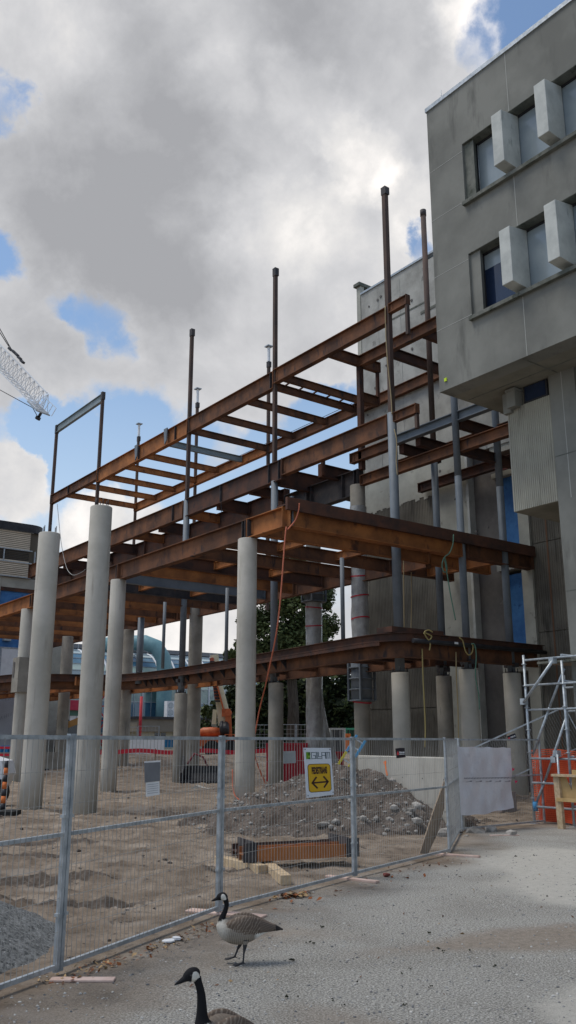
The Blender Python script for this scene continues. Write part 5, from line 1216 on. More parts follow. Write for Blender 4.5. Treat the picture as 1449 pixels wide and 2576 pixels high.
def container(x0, x1, y0, y1, d, mat, label):
    a, b_ = AT(x0, y1, d), AT(x1, y1, d); zt = AT(x0, y0, d).z; W_ = (b_-a).length; t = thing('shipping_container', Vector((a.x, a.y, 1)), label, 'shipping container'); o = Vector((a.x, a.y, 0))
    m = MB(); m.obox(o+RT*W_/2+FW*3+UPV*(1+zt)/2, RT, FW, UPV, W_/2-.06, 3, (zt-1)/2-.06); m.build('shell', mat, t)
    f = MB()
    for q in (0, W_): f.bar(o+RT*q+UPV*1, o+RT*q+UPV*zt, .14, .14)
    for z in (1.05, zt-.05): f.bar(o+UPV*z, o+RT*W_+UPV*z, .14, .14)
    f.build('corner_frame', mat, t)
    l = MB()
    for q in (.22, .4, .6, .78): l.bar(o+RT*W_*q-FW*.08+UPV*1.1, o+RT*W_*q-FW*.08+UPV*(zt-.1), .05, .05)
    l.bar(o+RT*W_*.5-FW*.04+UPV*1.1, o+RT*W_*.5-FW*.04+UPV*(zt-.1), .04, .02)
    l.build('locking_bar', BLACK if mat is not WHITE else GALV, t)
container(831, 867, 1832, 1889, 60, M('container_grey', (.30, .31, .29), (.38, .39, .37), 1.5, .6), 'pale grey shipping container behind the plastic wrapped column')
container(869, 905, 1832, 1889, 60.3, M('container_green', (.06, .28, .16), (.08, .36, .21), 1.5, .6), 'green shipping container beside the pale grey one')
GWB = 'white barrier blocks before the low beige building'
for i, x in enumerate((339, 355, 369, 392)):
    p = AT(x+5, 1868, 57); c = Vector((p.x, p.y, 1.0)); m = MB(); h_ = (1.05, .92, 1.0, 1.05)[i]
    m.prism([c-RT*.42-FW*.25, c-RT*.42+FW*.25, c-RT*.42+FW*.1+UPV*h_, c-RT*.42-FW*.1+UPV*h_], RT*.84); o = m.build('barrier_block', WHITE, loc=c); bv = o.modifiers.new('b', 'BEVEL'); bv.width = .04
    tag(o, 'white barrier block, %s of the row before the low beige building' % ('leftmost', 'second from left', 'third from left', 'rightmost')[i], 'barrier', GWB)
# red barrier tape along the bank
t = thing('barrier_tape', AT(450, 1902, 50), 'long red barrier tape strung along the dirt bank behind the columns', 'tape')
m = MB(); vs = []
for k in range(60):
    p = AT(225+k*9.2, 1896+2.4*math.sin(k*.35), 48.5); vs += [p, p+UPV*.22]
m.add(vs, [(2*k, 2*k+2, 2*k+3, 2*k+1) for k in range(59)]); m.build('tape', M('tape_red', (.55, .02, .04), rough=.5), t, fix=False)
m = MB()
for k in range(0, 60, 9): p = AT(225+k*9.2, 1900, 48.6); m.bar(Vector((p.x, p.y, gz(p.x, p.y)-.1)), p+UPV*.35, .05, .05)
m.build('stake', WOODD, t)
t = thing('barrier_tape', AT(20, 1890, 46), 'red tape in two lines above the low wall at the left edge', 'tape')
for yy in (1881, 1899):
    m = MB(); m.bar(AT(-20, yy, 46), AT(90, yy, 46), .02, .12); m.build('tape', M('tape_red', (.55, .02, .04), rough=.5), t)
# far fence runs
GFF = 'distant site fence panels'
for i, (x0, x1, dd1) in enumerate(((300, 345, 62), (345, 400, 62), (592, 640, 52), (640, 690, 52), (690, 745, 52), (745, 800, 52))):
    a, b_ = AT(x0, 1890, dd1), AT(x1-1, 1890, dd1)
    fence_panel((a.x, a.y), (b_.x, b_.y), 'distant wire fence panel, %s' % ('left one before the white barriers', 'right one before the white barriers', 'behind the front corner column', 'left of the red skip', 'right behind the red skip', 'beside the plastic wrapped column')[i], GFF, z=gz(a.x, a.y)-.05, pitch=.22, wr=.008)
# traffic delineator and part of a loader at the left edge
p = Vector((*ON(6, 2052, 'z', 0).xy, 0)); p = Vector((p.x, p.y, gz(p.x, p.y)))
t = thing('traffic_delineator', p, 'orange and black striped delineator post on a rubber base at left', 'traffic marker')
MB().obox(p+UPV*.05, RT, FW, UPV, .36, .36, .06).build('base', RUBBER, t)
for k in range(7): MB().cyl(p+UPV*(.12+.17*k), p+UPV*(.29+.17*k), .075-.004*k, .071-.004*k, n=14).build('band', BLACK if k % 2 == 0 else M('delineator_orange', (.60, .17, .05)), t)
q = AT(-28, 1975, 26); t = thing('skid_loader', Vector((q.x, q.y, 0)), 'white and black compact loader, only its nose showing at the left edge', 'loader')
o = Vector((q.x, q.y, 0)); MB().prism([o-RT*.6+UPV*.5, o+RT*.25+UPV*.5, o+RT*.42+UPV*.9, o+RT*.30+UPV*1.25, o-RT*.6+UPV*1.5], FW*1.1).build('body', WHITE, t)
MB().cyl(o+RT*.2-FW*.12+UPV*.4, o+RT*.2+FW*.1+UPV*.4, .38, n=18).build('wheel', RUBBER, t); MB().cyl(o-RT*.6-FW*.12+UPV*.4, o-RT*.6+FW*.1+UPV*.4, .38, n=18).build('wheel', RUBBER, t)
MB().box(0, 0, 0, 0, 0, 0) if False else None
MB().prism([o+RT*.15-FW*.02+UPV*.95, o+RT*.28-FW*.02+UPV*1.0, o+RT*.2-FW*.02+UPV*1.2], FW*.015).build('emblem', BLACK, t)
# ------------------------------------------------------------------ trees
def tree(c, H, blobs, nleaf, leaf, mats, label, name='tree', trunk_r=.25, seed=1, fill=.9, limbs=6):
    """blobs: (dx along RT, dz, radius) crown clumps around the trunk"""
    rnd = random.Random(seed); c = Vector(c); t = thing(name, c, label, 'tree')
    tr = MB(); top = c+UPV*H*.8+RT*rnd.uniform(-.4, .4)
    tr.tube([c-UPV*.3, c+UPV*H*.2+RT*.1, c+UPV*H*.45-RT*.15, c+UPV*H*.65, top], [trunk_r*1.3, trunk_r, trunk_r*.8, trunk_r*.5, trunk_r*.15], 10)
    for (dx, dz, r) in blobs:
        e = c+RT*dx+UPV*dz+FW*rnd.uniform(-.5, .5)*r; s_ = c+UPV*min(dz*.75, H*.6); tr.tube([s_, s_*.45+e*.55+UPV*.3, e], [trunk_r*.35, trunk_r*.22, trunk_r*.06], 6)
        for k in range(limbs):
            v = Vector((rnd.gauss(0, 1), rnd.gauss(0, 1), rnd.gauss(.2, .8))).normalized()*r*rnd.uniform(.6, .95); tr.tube([e-v*.1, e+v*.5+UPV*.1, e+v], [trunk_r*.10, trunk_r*.06, trunk_r*.02], 5)
    tr.build('trunk', BARK, t)
    tot = sum(r*r for _, _, r in blobs)
    sub = []
    for (dx, dz, r) in blobs:
        m = max(8, int(r*r*7))
        for k in range(m):
            v = Vector((rnd.gauss(0, 1), rnd.gauss(0, 1), rnd.gauss(0, 1))).normalized()*r*rnd.uniform(.35, 1.0)
            sub.append((c+RT*dx+UPV*dz+v, rnd.uniform(.16, .36)*math.sqrt(r)*1.1))
    vs, fs, mi = [], [], []; wts = [q_[2]**2 for q_ in blobs]
    for i in range(nleaf):
        p0, sr = rnd.choice(sub)
        if rnd.random() < .30:
            bx, bz, br_ = rnd.choices(blobs, weights=wts)[0]; p0 = c+RT*bx+UPV*bz; sr = br_*.95
        v = Vector((rnd.gauss(0, 1), rnd.gauss(0, 1), rnd.gauss(0, .8))); v = v.normalized()*sr*rnd.random()**.4*1.15; p = p0+v
        a = Vector((rnd.gauss(0, 1), rnd.gauss(0, 1), rnd.gauss(0, .6))).normalized(); b_ = a.cross(Vector((rnd.gauss(0, 1), rnd.gauss(0, 1), rnd.gauss(0, 1)))).normalized(); s_ = leaf*rnd.uniform(.6, 1.3); o = len(vs)
        vs += [p-a*s_, p+b_*s_*.55, p+a*s_, p-b_*s_*.55]; fs.append((o, o+1, o+2, o+3)); mi.append(0 if rnd.random() < .7 else 1)
    me = bpy.data.meshes.new('crown'); me.from_pydata([v-c for v in vs], [], fs)
    for m in mats: me.materials.append(m)
    me.polygons.foreach_set('material_index', mi); o = bpy.data.objects.new('crown', me); C.objects.link(o); o.parent = t; WL[o.name] = c
    return t
def cb(px, py, pr, d, c): p = AT(px, py, d); return ((p-c).dot(RT), p.z-c.z, pr/2277*d)
d = 66; c = AT(735, 1880, d); c.z = 1.0
tree(c, 16, [cb(*q, d, c) for q in ((735, 1430, 50), (700, 1400, 30), (770, 1420, 38), (680, 1500, 50), (740, 1520, 62), (800, 1490, 48), (640, 1570, 42), (700, 1600, 60), (780, 1590, 58), (820, 1570, 36), (615, 1620, 26), (580, 1650, 18), (735, 1650, 60), (650, 1650, 40))], 52000, .14, [LEAFM[0], LEAFM[1]], 'big broadleaf tree with gaps of sky in its crown behind the plastic wrapped column', seed=3, trunk_r=.4)
for i, (px, top, wd, dd1, lab, ht) in enumerate(((600, 1700, 60, 70, 'dark bushy tree at the left end of the tree belt behind the boom lift', 7.), (670, 1690, 75, 71, 'dark dense tree between the front corner column and the next column', 8.), (760, 1680, 85, 72, 'dark dense tree standing below the big broadleaf tree', 8.5), (840, 1675, 75, 70, 'dark dense tree behind the grey container', 8.5), (900, 1690, 60, 69, 'dark dense tree at the right end of the belt beside the ribbed wall', 7.5))):
    c = AT(px, 1880, dd1); c.z = 1.0
    bl = [cb(px+ox*wd, top+(1870-top)*fz, wd*rr, dd1, c) for ox, fz, rr in ((0, .25, .62), (-.5, .45, .6), (.5, .45, .6), (0, .55, .7), (-.4, .8, .62), (.4, .8, .62), (0, .88, .6), (-.65, .95, .4), (.65, .95, .4))]
    tree(c, ht, bl, 9000, .26, [LEAFM[2], LEAFM[0]], lab, seed=20+i, trunk_r=.25, limbs=3)
c = AT(520, 1880, 74); c.z = 1; tree(c, 4, [cb(520, 1790, 18, 74, c), cb(512, 1830, 20, 74, c), cb(528, 1850, 22, 74, c)], 2500, .15, [LEAFM[1], LEAFM[0]], 'small green tree left of the boom lift beside the glass building', seed=44, trunk_r=.1)
# ------------------------------------------------------------------ geese
def goose(name, label, O, ax, lat, K, neck, head, bill, patch, headr, KV, legs=True, seed=0):
    """local coords: u toward the tail, v up (artwork pixels mapped by the two K lambdas)"""
    ax = ax.normalized(); lat = lat.normalized()
    def W(x, y, w=0., kf=K): u, v = kf(x, y); return Vector((u, w, v))
    parts = []  # (verts, faces, colour function)
    VV, FF, CC = [], [], []
    def sweep_(pts, rv, rw, col, n=26, w=None):
        o = len(VV); m = len(pts); w = w or [0]*m
        for i, p in enumerate(pts):
            a = pts[max(i-1, 0)]; b = pts[min(i+1, m-1)]; t = Vector((b.x-a.x, 0, b.z-a.z)).normalized(); nn = Vector((-t.z, 0, t.x))
            for k in range(n):
                q = 2*math.pi*k/n; c = p+nn*(rv[i]*math.cos(q))+Vector((0, 1, 0))*(rw[i]*math.sin(q)+w[i]); VV.append(c); CC.append(col)
        for i in range(m-1):
            for k in range(n): FF.append((o+i*n+k, o+i*n+(k+1) % n, o+(i+1)*n+(k+1) % n, o+(i+1)*n+k))
        FF.append(tuple(o+k for k in range(n))); FF.append(tuple(o+(m-1)*n+k for k in reversed(range(n))))
    def cr(pts, *arrs, k=4):
        """catmull-rom resample points with their radii"""
        out = [[] for _ in range(1+len(arrs))]; P = [p for p in pts]
        def c4(a, b, c, d, t): return .5*((2*b)+(c-a)*t+(2*a-5*b+4*c-d)*t*t+(3*b-a-3*c+d)*t**3)
        n = len(P)
        for i in range(n-1):
            ids = (max(i-1, 0), i, i+1, min(i+2, n-1))
            for s_ in range(k):
                t = s_/k; out[0].append(c4(*[P[j] for j in ids], t))
                for ai, A in enumerate(arrs): out[ai+1].append(max(.001, c4(*[A[j] for j in ids], t)) if min(A) >= 0 else c4(*[A[j] for j in ids], t))
        out[0].append(P[-1])
        for ai, A in enumerate(arrs): out[ai+1].append(A[-1])
        return out
    s = .00098
    bp = [(1095, 494), (1060, 490), (1000, 484), (930, 480), (860, 482), (790, 486), (710, 488), (640, 474), (590, 446), (562, 425)]
    bv = [6, 14, 26, 52, 88, 110, 116, 98, 64, 30]; bw = [16, 24, 34, 52, 78, 98, 100, 84, 56, 26]
    P_, rv, rw = cr([W(x, y, kf=KV) for x, y in bp], [v*s for v in bv], [v*s*.95 for v in bw]); sweep_(P_, rv, rw, 'body', 34)
    # folded wings
    wp = [(628, 440), (670, 432), (740, 432), (820, 440), (900, 455), (980, 472), (1050, 486), (1085, 492)]
    wv = [16, 44, 66, 72, 56, 36, 20, 8]; wt = [14, 22, 24, 22, 18, 15, 12, 6]; wo = [58, 72, 84, 78, 62, 40, 20, 8]
    for sgn in (-1, 1):
        P_, a1, a2, a3 = cr([W(x, y, kf=KV) for x, y in wp], [v*s for v in wv], [v*s for v in wt], [v*s for v in wo]); sweep_(P_, a1, a2, 'wing', 22, w=[sgn*q for q in a3])
    # tail
    P_, a1, a2 = cr([W(x, y, kf=KV) for x, y in ((1000, 488), (1050, 492), (1102, 497))], [.014, .010, .005], [.030, .036, .028]); sweep_(P_, a1, a2, 'tail', 18)
    P_, a1, a2 = cr([W(*q[:2]) for q in neck], [q[2] for q in neck], [q[2]*.92 for q in neck]); sweep_(P_, a1, a2, 'neck', 22)
    P_, a1, a2 = cr([W(*q[:2]) for q in head], [q[2] for q in head], [q[2]*.80 for q in head]); sweep_(P_, a1, a2, 'head', 22)
    P_, a1, a2 = cr([W(*q[:2]) for q in bill], [q[2] for q in bill], [q[2]*.95 for q in bill]); sweep_(P_, a1, a2, 'bill', 16)
    if legs:
        for (path, w) in (([(782, 560), (778, 615), (771, 660), (768, 700), (765, 738)], -.045), ([(752, 560), (748, 618), (728, 655), (716, 685), (706, 708)], .045)):
            pts = [W(x, y, kf=KV) for x, y in path]; sweep_(pts, [.028, .017, .009, .008, .009], [.026, .016, .009, .008, .009], 'leg', 10, w=[w]*5)
        for (x, y, w) in ((765, 740, -.045), (706, 710, .045)):
            h = W(x, y, kf=KV); o = len(VV)
            if w > 0: h.z = h.z
            for (tx, tw) in ((-.082, -.030), (-.092, 0.), (-.080, .030)):
                a = Vector((h.x, w, h.z)); b = Vector((h.x+tx, w+tw, h.z-.014)); sweep_([a, (a+b)/2-Vector((0, 0, .002)), b], [.007, .006, .004], [.008, .0065, .005], 'leg', 8, w=[0]*3)
            a = Vector((h.x, w, h.z-.003)); q = [a+Vector((.0, 0, 0)), Vector((h.x-.070, w-.027, h.z-.014)), Vector((h.x-.082, w, h.z-.014)), Vector((h.x-.070, w+.027, h.z-.014))]
            o = len(VV)
            for z in (.004, -.005):
                for p in q: VV.append(p+Vector((0, 0, z))); CC.append('leg')
            FF.extend([(o, o+1, o+2, o+3), (o+7, o+6, o+5, o+4), (o, o+4, o+5, o+1), (o+1, o+5, o+6, o+2), (o+2, o+6, o+7, o+3), (o+3, o+7, o+4, o)])
            sweep_([Vector((h.x, w, h.z)), Vector((h.x+.03, w, h.z-.010))], [.006, .003], [.006, .003], 'leg', 8)
    me = bpy.data.meshes.new(name+'_src'); me.from_pydata(VV, [], FF); me.update()
    bm = bmesh.new(); bm.from_mesh(me); bmesh.ops.recalc_face_normals(bm, faces=bm.faces); bm.to_mesh(me); bm.free()
    tmp = bpy.data.objects.new('tmp', me); C.objects.link(tmp); rm = tmp.modifiers.new('r', 'REMESH'); rm.mode = 'VOXEL'; rm.voxel_size = .0042
    dg = bpy.context.evaluated_depsgraph_get(); nm = bpy.data.meshes.new_from_object(tmp.evaluated_get(dg)); bpy.data.objects.remove(tmp)
    bm = bmesh.new(); bm.from_mesh(nm)
    for _ in range(3): bmesh.ops.smooth_vert(bm, verts=bm.verts, factor=.5, use_axis_x=True, use_axis_y=True, use_axis_z=True)
    bm.to_mesh(nm); bm.free()
    kd = kdtree.KDTree(len(VV))
    for i, v in enumerate(VV): kd.insert(v, i)
    kd.balance()
    pu, pv = patch[0]; pc = K(pu, pv); pr = patch[1]
    nb = K(*neck[-1][:2]); ntop = neck
    cols = []; nz = mnoise.noise
    def mix(a, b, t): t = max(0, min(1, t)); return tuple(x*(1-t)+y*t for x, y in zip(a, b))
    uB = KV(590, 405)
    for v in nm.vertices:
        co_ = v.co; _, i, dist = kd.find(co_); tg = CC[i]; u, w, h = co_
        fine = nz(Vector((u*90, w*90, h*90)))
        if tg == 'body':
            pale = (.50, .475, .42); gr = (.235, .205, .17)
            t = max(0, min(1, (u-(uB[0]-.005+.01*fine))/.075))
            c = mix(pale, gr, t)
            bar = math.sin((u*1.0+h*.22+.002*nz(Vector((u*30, w*30, h*30))))*2*math.pi/.017); c = mix(c, (.40, .365, .31), .45*t*max(0, bar)); c = mix(c, (.13, .11, .09), .35*t*max(0, -bar))
            bot = KV(0, 560)[1]; 
            if u > KV(850, 0)[0] and h < KV(0, 506)[1]: c = mix(c, (.72, .72, .69), min(1, (u-KV(850, 0)[0])/.03))
            if u > KV(1010, 0)[0]: c = (.02, .018, .018) if h > KV(0, 497)[1] or u > KV(1040, 0)[0] else (.7, .7, .67)
            if h > KV(0, 430)[1]: c = mix(c, (.12, .095, .075), .8*t)
            # front neck boundary
        elif tg == 'wing':
            base = mix((.15, .112, .085), (.095, .072, .058), (u-KV(700, 0)[0])/.3)
            ph = (u*.93-h*.55)+.011*nz(Vector((u*22, w*20, h*22)))+.005*nz(Vector((u*70, w*60, h*70))); bar = math.sin(ph*2*math.pi/.026)
            c = mix(base, (.36, .31, .25), (.50+.3*fine)*max(0, (bar-.45)/.55)); c = mix(c, (.065, .05, .042), .35*max(0, -bar-.2))
            if u > KV(900, 0)[0]:
                ln = math.sin((h*1.0+u*.35)*2*math.pi/.013); c = mix(base, (.28, .24, .20), .6*max(0, (ln-.4)/.6))
            if u > KV(1035, 0)[0]: c = (.02, .018, .018)
        elif tg == 'tail': c = (.018, .016, .016)
        elif tg == 'neck':
            c = (.008, .008, .010)
            k = (uB[1]+.012+.010*math.sin(w*90)+.012*fine) - h + (u-uB[0])*.25
            if k > 0: c = mix(c, (.48, .455, .40) if u < uB[0]+.03 else (.16, .13, .105), k/.008)
        elif tg == 'head':
            c = (.008, .008, .010); du = (u-pc[0])/pr[0]; dh = (h-pc[1])/pr[1]; dh += du*.35
            if du*du+dh*dh < 1 and abs(w) > .006: c = (.62, .60, .54)
        elif tg == 'bill': c = (.012, .012, .014)
        else: c = (.045, .045, .048)
        f = 1+.10*fine; cols += [c[0]*f, c[1]*f, c[2]*f, 1]
    ca = nm.color_attributes.new('plumage', 'FLOAT_COLOR', 'POINT'); ca.data.foreach_set('color', cols)
    for v in nm.vertices: u, w, h = v.co; v.co = ax*u+lat*w+UPV*h
    nm.polygons.foreach_set('use_smooth', [True]*len(nm.polygons))
    if 'plumage' not in MATS:
        m = bpy.data.materials.new('plumage'); m.use_nodes = True; nt = m.node_tree; b = nt.nodes['Principled BSDF']; b.inputs['Roughness'].default_value = .8; b.inputs['Specular IOR Level'].default_value = .25
        a = nt.nodes.new('ShaderNodeVertexColor'); a.layer_name = 'plumage'; nt.links.new(a.outputs[0], b.inputs['Base Color'])
        tcn = nt.nodes.new('ShaderNodeTexCoord'); n = nt.nodes.new('ShaderNodeTexNoise'); n.inputs['Scale'].default_value = 160; n.inputs['Detail'].default_value = 4; nt.links.new(tcn.outputs['Object'], n.inputs['Vector'])
        bpn = nt.nodes.new('ShaderNodeBump'); bpn.inputs['Strength'].default_value = .5; bpn.inputs['Distance'].default_value = .004; nt.links.new(n.outputs['Fac'], bpn.inputs['Height']); nt.links.new(bpn.outputs[0], b.inputs['Normal']); MATS['plumage'] = m
    nm.materials.clear(); nm.materials.append(MATS['plumage']); nm.name = name
    g = bpy.data.objects.new(name, nm); C.objects.link(g); g.location = O; WL[g.name] = Vector(O)
    tag(g, label, 'goose')
    # eyes
    ep = head[3]; eu, ev = K(ep[0]+4*headr, ep[1]-7*headr)
    for sg_ in (-1, 1):
        mb = MB(); c0 = Vector(O)+ax*eu+lat*(sg_*ep[2]*.76)+UPV*ev; bm = bmesh.new(); bmesh.ops.create_uvsphere(bm, u_segments=12, v_segments=8, radius=.0055)
        em = bpy.data.meshes.new('eye'); bm.to_mesh(em); bm.free(); em.materials.append(M('eye_gloss', (.01, .006, .004), rough=.1, spec=.8)); e = bpy.data.objects.new('eye', em); C.objects.link(e); e.parent = g; e.location = c0-Vector(O)
    return g
KV1 = lambda x, y: ((x-750)*.00102, (755-y)*.00098)
O1 = Vector((4.50, 6.66, gz(4.5, 6.66)+.004))
goose('goose', 'goose standing with curved neck on the gravel near the fence, whole body and feet showing', O1, RT+FW*.18, FW-RT*.18, KV1,
      [(600, 470, .052), (592, 425, .040), (592, 398, .030), (604, 365, .0235), (620, 325, .021), (628, 285, .020), (618, 245, .024)],
      [(625, 240, .020), (604, 222, .032), (585, 218, .033), (566, 224, .028), (548, 233, .018)],
      [(560, 230, .018), (540, 238, .014), (515, 248, .009), (493, 255, .003)], ((600, 232), (.024, .033)), 1, KV1)
def KV2(x, y):
    u, v = KV1(x, y); ub = (590-750)*.00102
    return (ub+(u-ub)*(.74 if u > ub else .9), v*.94)
def K2(x, y): return ((590-750)*.00102+(x-432)*.00076, (755-405)*.00098+(1108-y)*.000625)
# place the nearer bird: its neck base must fall on its bearing
hb = AT(508, (3500+1108/2.07)*.6289, 5.25)
AX2 = (RT+FW*.62).normalized()
O2 = Vector((hb.x, hb.y, 0))-AX2*K2(432, 0)[0]; O2.z = gz(O2.x, O2.y)+.004
goose('goose', 'nearer goose with upright black neck, its body cut off by the bottom edge', O2, AX2, (FW-RT*.62).normalized(), K2,
      [(450, 1190, .062), (440, 1140, .050), (434, 1095, .036), (432, 1040, .030), (430, 980, .0265), (424, 910, .0235), (412, 850, .0215), (396, 800, .022), (385, 765, .026)],
      [(396, 752, .022), (376, 740, .034), (348, 734, .036), (318, 742, .031), (290, 756, .020)],
      [(306, 752, .020), (278, 766, .0155), (245, 782, .010), (206, 800, .003)], ((366, 766), (.027, .036)), 1.4, KV2, seed=3)
# ------------------------------------------------------------------ small debris on the path
rnd = random.Random(31)
DP = M('dropping_mix', (.02, .022, .014), (.06, .062, .04), 60, .9)
drops = [(1115, 2398), (1015, 2454), (1017, 2532), (1113, 2394), (1020, 2536), (863, 2534), (837, 2520), (895, 2474), (1035, 2441), (1246, 2432), (1100, 2390), (1184, 2393), (1246, 2434), (1080, 2350), (912, 2356), (775, 2375), (792, 2377), (1343, 2153), (1297, 2156), (735, 2419), (810, 2336), (1380, 2258), (1083, 2487), (720, 2513), (745, 2513)]
def fan_poly(c, r, n, rnd): return [Vector((c.x+r*rnd.uniform(.6, 1.2)*math.cos(2*math.pi*k/n), c.y+r*rnd.uniform(.6, 1.2)*math.sin(2*math.pi*k/n), 0)) for k in range(n)]
for i, (x, y) in enumerate(drops):
    p = ON(x, y, 'z', 0); z = gz(p.x, p.y); m = MB(); k = rnd.uniform(.45, .95)
    for j in range(rnd.choice((2, 3))):
        a = rnd.uniform(0, 3.1); q = Vector((p.x+rnd.uniform(-.02, .02), p.y+rnd.uniform(-.02, .02), z+.011+.004*j)); dv = Vector((math.cos(a), math.sin(a), 0))*.017*k; m.tube([q-dv, q-dv*.3+UPV*.003, q+dv*.5, q+dv], [.004*k, .008*k, .007*k, .003*k], 7)
    o = m.build('dropping', DP, loc=(p.x, p.y, z)); tag(o, 'small dark goose dropping on the gravel path', 'dropping', 'goose droppings')
LF = [M('leaf_rust', (.20, .065, .025), (.30, .11, .04), 30, .8), M('leaf_tan', (.32, .21, .10), (.42, .29, .15), 30, .8), M('leaf_brown', (.10, .055, .035), (.15, .085, .055), 30, .8)]
def litter(center, spread, n, seed, label, mats=(0, 1, 2), size=.035, cat='leaves', lift=.02):
    r_ = random.Random(seed); vs, fs, mi = [], [], []
    for i in range(n):
        a, b_ = center[r_.randrange(len(center))]; p = Vector((a+r_.gauss(0, spread), b_+r_.gauss(0, spread*.6), 0)); p.z = gz(p.x, p.y)+.004+r_.random()*lift
        n1 = Vector((r_.gauss(0, 1), r_.gauss(0, 1), r_.gauss(0, .35))).normalized(); n2 = n1.cross(Vector((r_.gauss(0, .4), r_.gauss(0, .4), 1))).normalized(); s_ = size*r_.uniform(.5, 1.3); o = len(vs)
        vs += [p-n1*s_, p-n1*s_*.2+n2*s_*.55+UPV*s_*.2, p+n1*s_*.9, p-n1*s_*.1-n2*s_*.5+UPV*s_*.15, p+UPV*.004]; fs += [(o, o+1, o+4), (o+1, o+2, o+4), (o+2, o+3, o+4), (o+3, o, o+4)]; mi += [r_.choice(mats)]*4
    me = bpy.data.meshes.new('leaf_litter'); me.from_pydata(vs, [], fs)
    for m in LF: me.materials.append(m)
    me.polygons.foreach_set('material_index', mi); o = bpy.data.objects.new('leaf_litter', me); C.objects.link(o); tag(o, label, cat, kind='stuff')
line = [(3.1+.26*i, 7.05+.125*i) for i in range(10)]
litter(line, .12, 190, 1, 'dry fallen leaves gathered along the fence foot', size=.028)
pf = ON(720, 2258, 'z', 0); litter([(pf.x, pf.y), (pf.x+.15, pf.y-.05)],   .09, 100, 2, 'clump of dry orange leaves at the fence foot right of the farther goose', (0, 1, 2), .038, lift=.05)
litter([(7.6, 8.9), (8.9, 9.4), (9.6, 9.75), (10.3, 9.9), (6.5, 8.6)], .25, 60, 3, 'scattered brown leaves along the right part of the fence', (2, 0), .035)
litter([(4.2, 6.2), (5.2, 5.6), (6.5, 6.6), (7.6, 6.6), (8.8, 7.8), (9.8, 9.0), (10.8, 8.2), (5.8, 7.6)], .5, 46, 4, 'a few brown leaves lying over the gravel path', (2, 2, 1), .022, lift=.004)
pw = ON(640, 2350, 'z', 0)
m = MB(); m.prism(fan_poly(Vector((4.42, 7.72, 0)), .07, 7, rnd), (0, 0, .012)); m.v = [v+UPV*.012 for v in m.v]; m.prism([v+Vector((.09, .03, .012)) for v in fan_poly(Vector((4.42, 7.72, 0)), .05, 6, rnd)], (0, 0, .02)); o = m.build('paper_scrap', WHITE, loc=(4.42, 7.72, 0)); tag(o, 'crumpled white paper scrap under the fence left of the farther goose', 'paper')
p = ON(972, 2206, 'z', 0); o = MB(); rock(o, (p.x, p.y, .03), .055, 77); o = o.build('brick_piece', M('brick_red', (.17, .05, .04)), loc=(p.x, p.y, 0)); tag(o, 'dark red brick piece by the fence right of the rusty beams', 'brick')
SKYK, SUNK, EXPO = .13, 1.9, .12
# ------------------------------------------------------------------ camera, sky, light
cam = bpy.data.cameras.new('camera'); co = bpy.data.objects.new('camera', cam); C.objects.link(co)
co.location = EYEP; co.rotation_euler = (math.pi/2+PITCH, 0, -math.atan2(.6, .8))
cam.sensor_fit = 'VERTICAL'; cam.sensor_height = 36; cam.lens = FPX/1024*36; cam.clip_end = 3000; cam.clip_start = .05
S.camera = co
SUN_EL, SUN_AZ = R(64), (-.80, .60)
w = bpy.data.worlds.new('World'); S.world = w; w.use_nodes = True; nt = w.node_tree; L = nt.links.new
bg = nt.nodes['Background']
sky = nt.nodes.new('ShaderNodeTexSky'); sky.sky_type = 'NISHITA'; sky.sun_disc = False; sky.sun_elevation = SUN_EL; sky.sun_rotation = math.atan2(SUN_AZ[0], SUN_AZ[1]); sky.air_density = 1.3; sky.dust_density = .6; sky.ozone_density = 2.5
tc = nt.nodes.new('ShaderNodeTexCoord')
def math_(op, a, b=None, clamp=False):
    n = nt.nodes.new('ShaderNodeMath'); n.operation = op; n.use_clamp = clamp
    for i, v in enumerate((a, b)):
        if v is None: continue
        if isinstance(v, (int, float)): n.inputs[i].default_value = v
        else: L(v, n.inputs[i])
    return n.outputs[0]
nrm = nt.nodes.new('ShaderNodeVectorMath'); nrm.operation = 'NORMALIZE'; L(tc.outputs['Generated'], nrm.inputs[0]); DIR = nrm.outputs[0]
def noise_(sc, det, ro, off=(0, 0, 0), st=(1, 1, 1)):
    m = nt.nodes.new('ShaderNodeMapping'); m.inputs['Location'].default_value = off; m.inputs['Scale'].default_value = st; L(DIR, m.inputs['Vector'])
    n = nt.nodes.new('ShaderNodeTexNoise'); n.inputs['Scale'].default_value = sc; n.inputs['Detail'].default_value = det; n.inputs['Roughness'].default_value = ro; n.inputs['Distortion'].default_value = .25
    L(m.outputs[0], n.inputs['Vector']); return n.outputs['Fac']
wn = nt.nodes.new('ShaderNodeTexNoise'); wn.inputs['Scale'].default_value = 5.5; wn.inputs['Detail'].default_value = 7; wn.inputs['Roughness'].default_value = .6; L(DIR, wn.inputs['Vector'])
ws = nt.nodes.new('ShaderNodeVectorMath'); ws.operation = 'SUBTRACT'; L(wn.outputs['Color'], ws.inputs[0]); ws.inputs[1].default_value = (.5, .5, .5)
wk = nt.nodes.new('ShaderNodeVectorMath'); wk.operation = 'SCALE'; wk.inputs['Scale'].default_value = .20; L(ws.outputs[0], wk.inputs[0])
wa = nt.nodes.new('ShaderNodeVectorMath'); wa.operation = 'ADD'; L(DIR, wa.inputs[0]); L(wk.outputs[0], wa.inputs[1])
wz = nt.nodes.new('ShaderNodeVectorMath'); wz.operation = 'NORMALIZE'; L(wa.outputs[0], wz.inputs[0]); DW = wz.outputs[0]
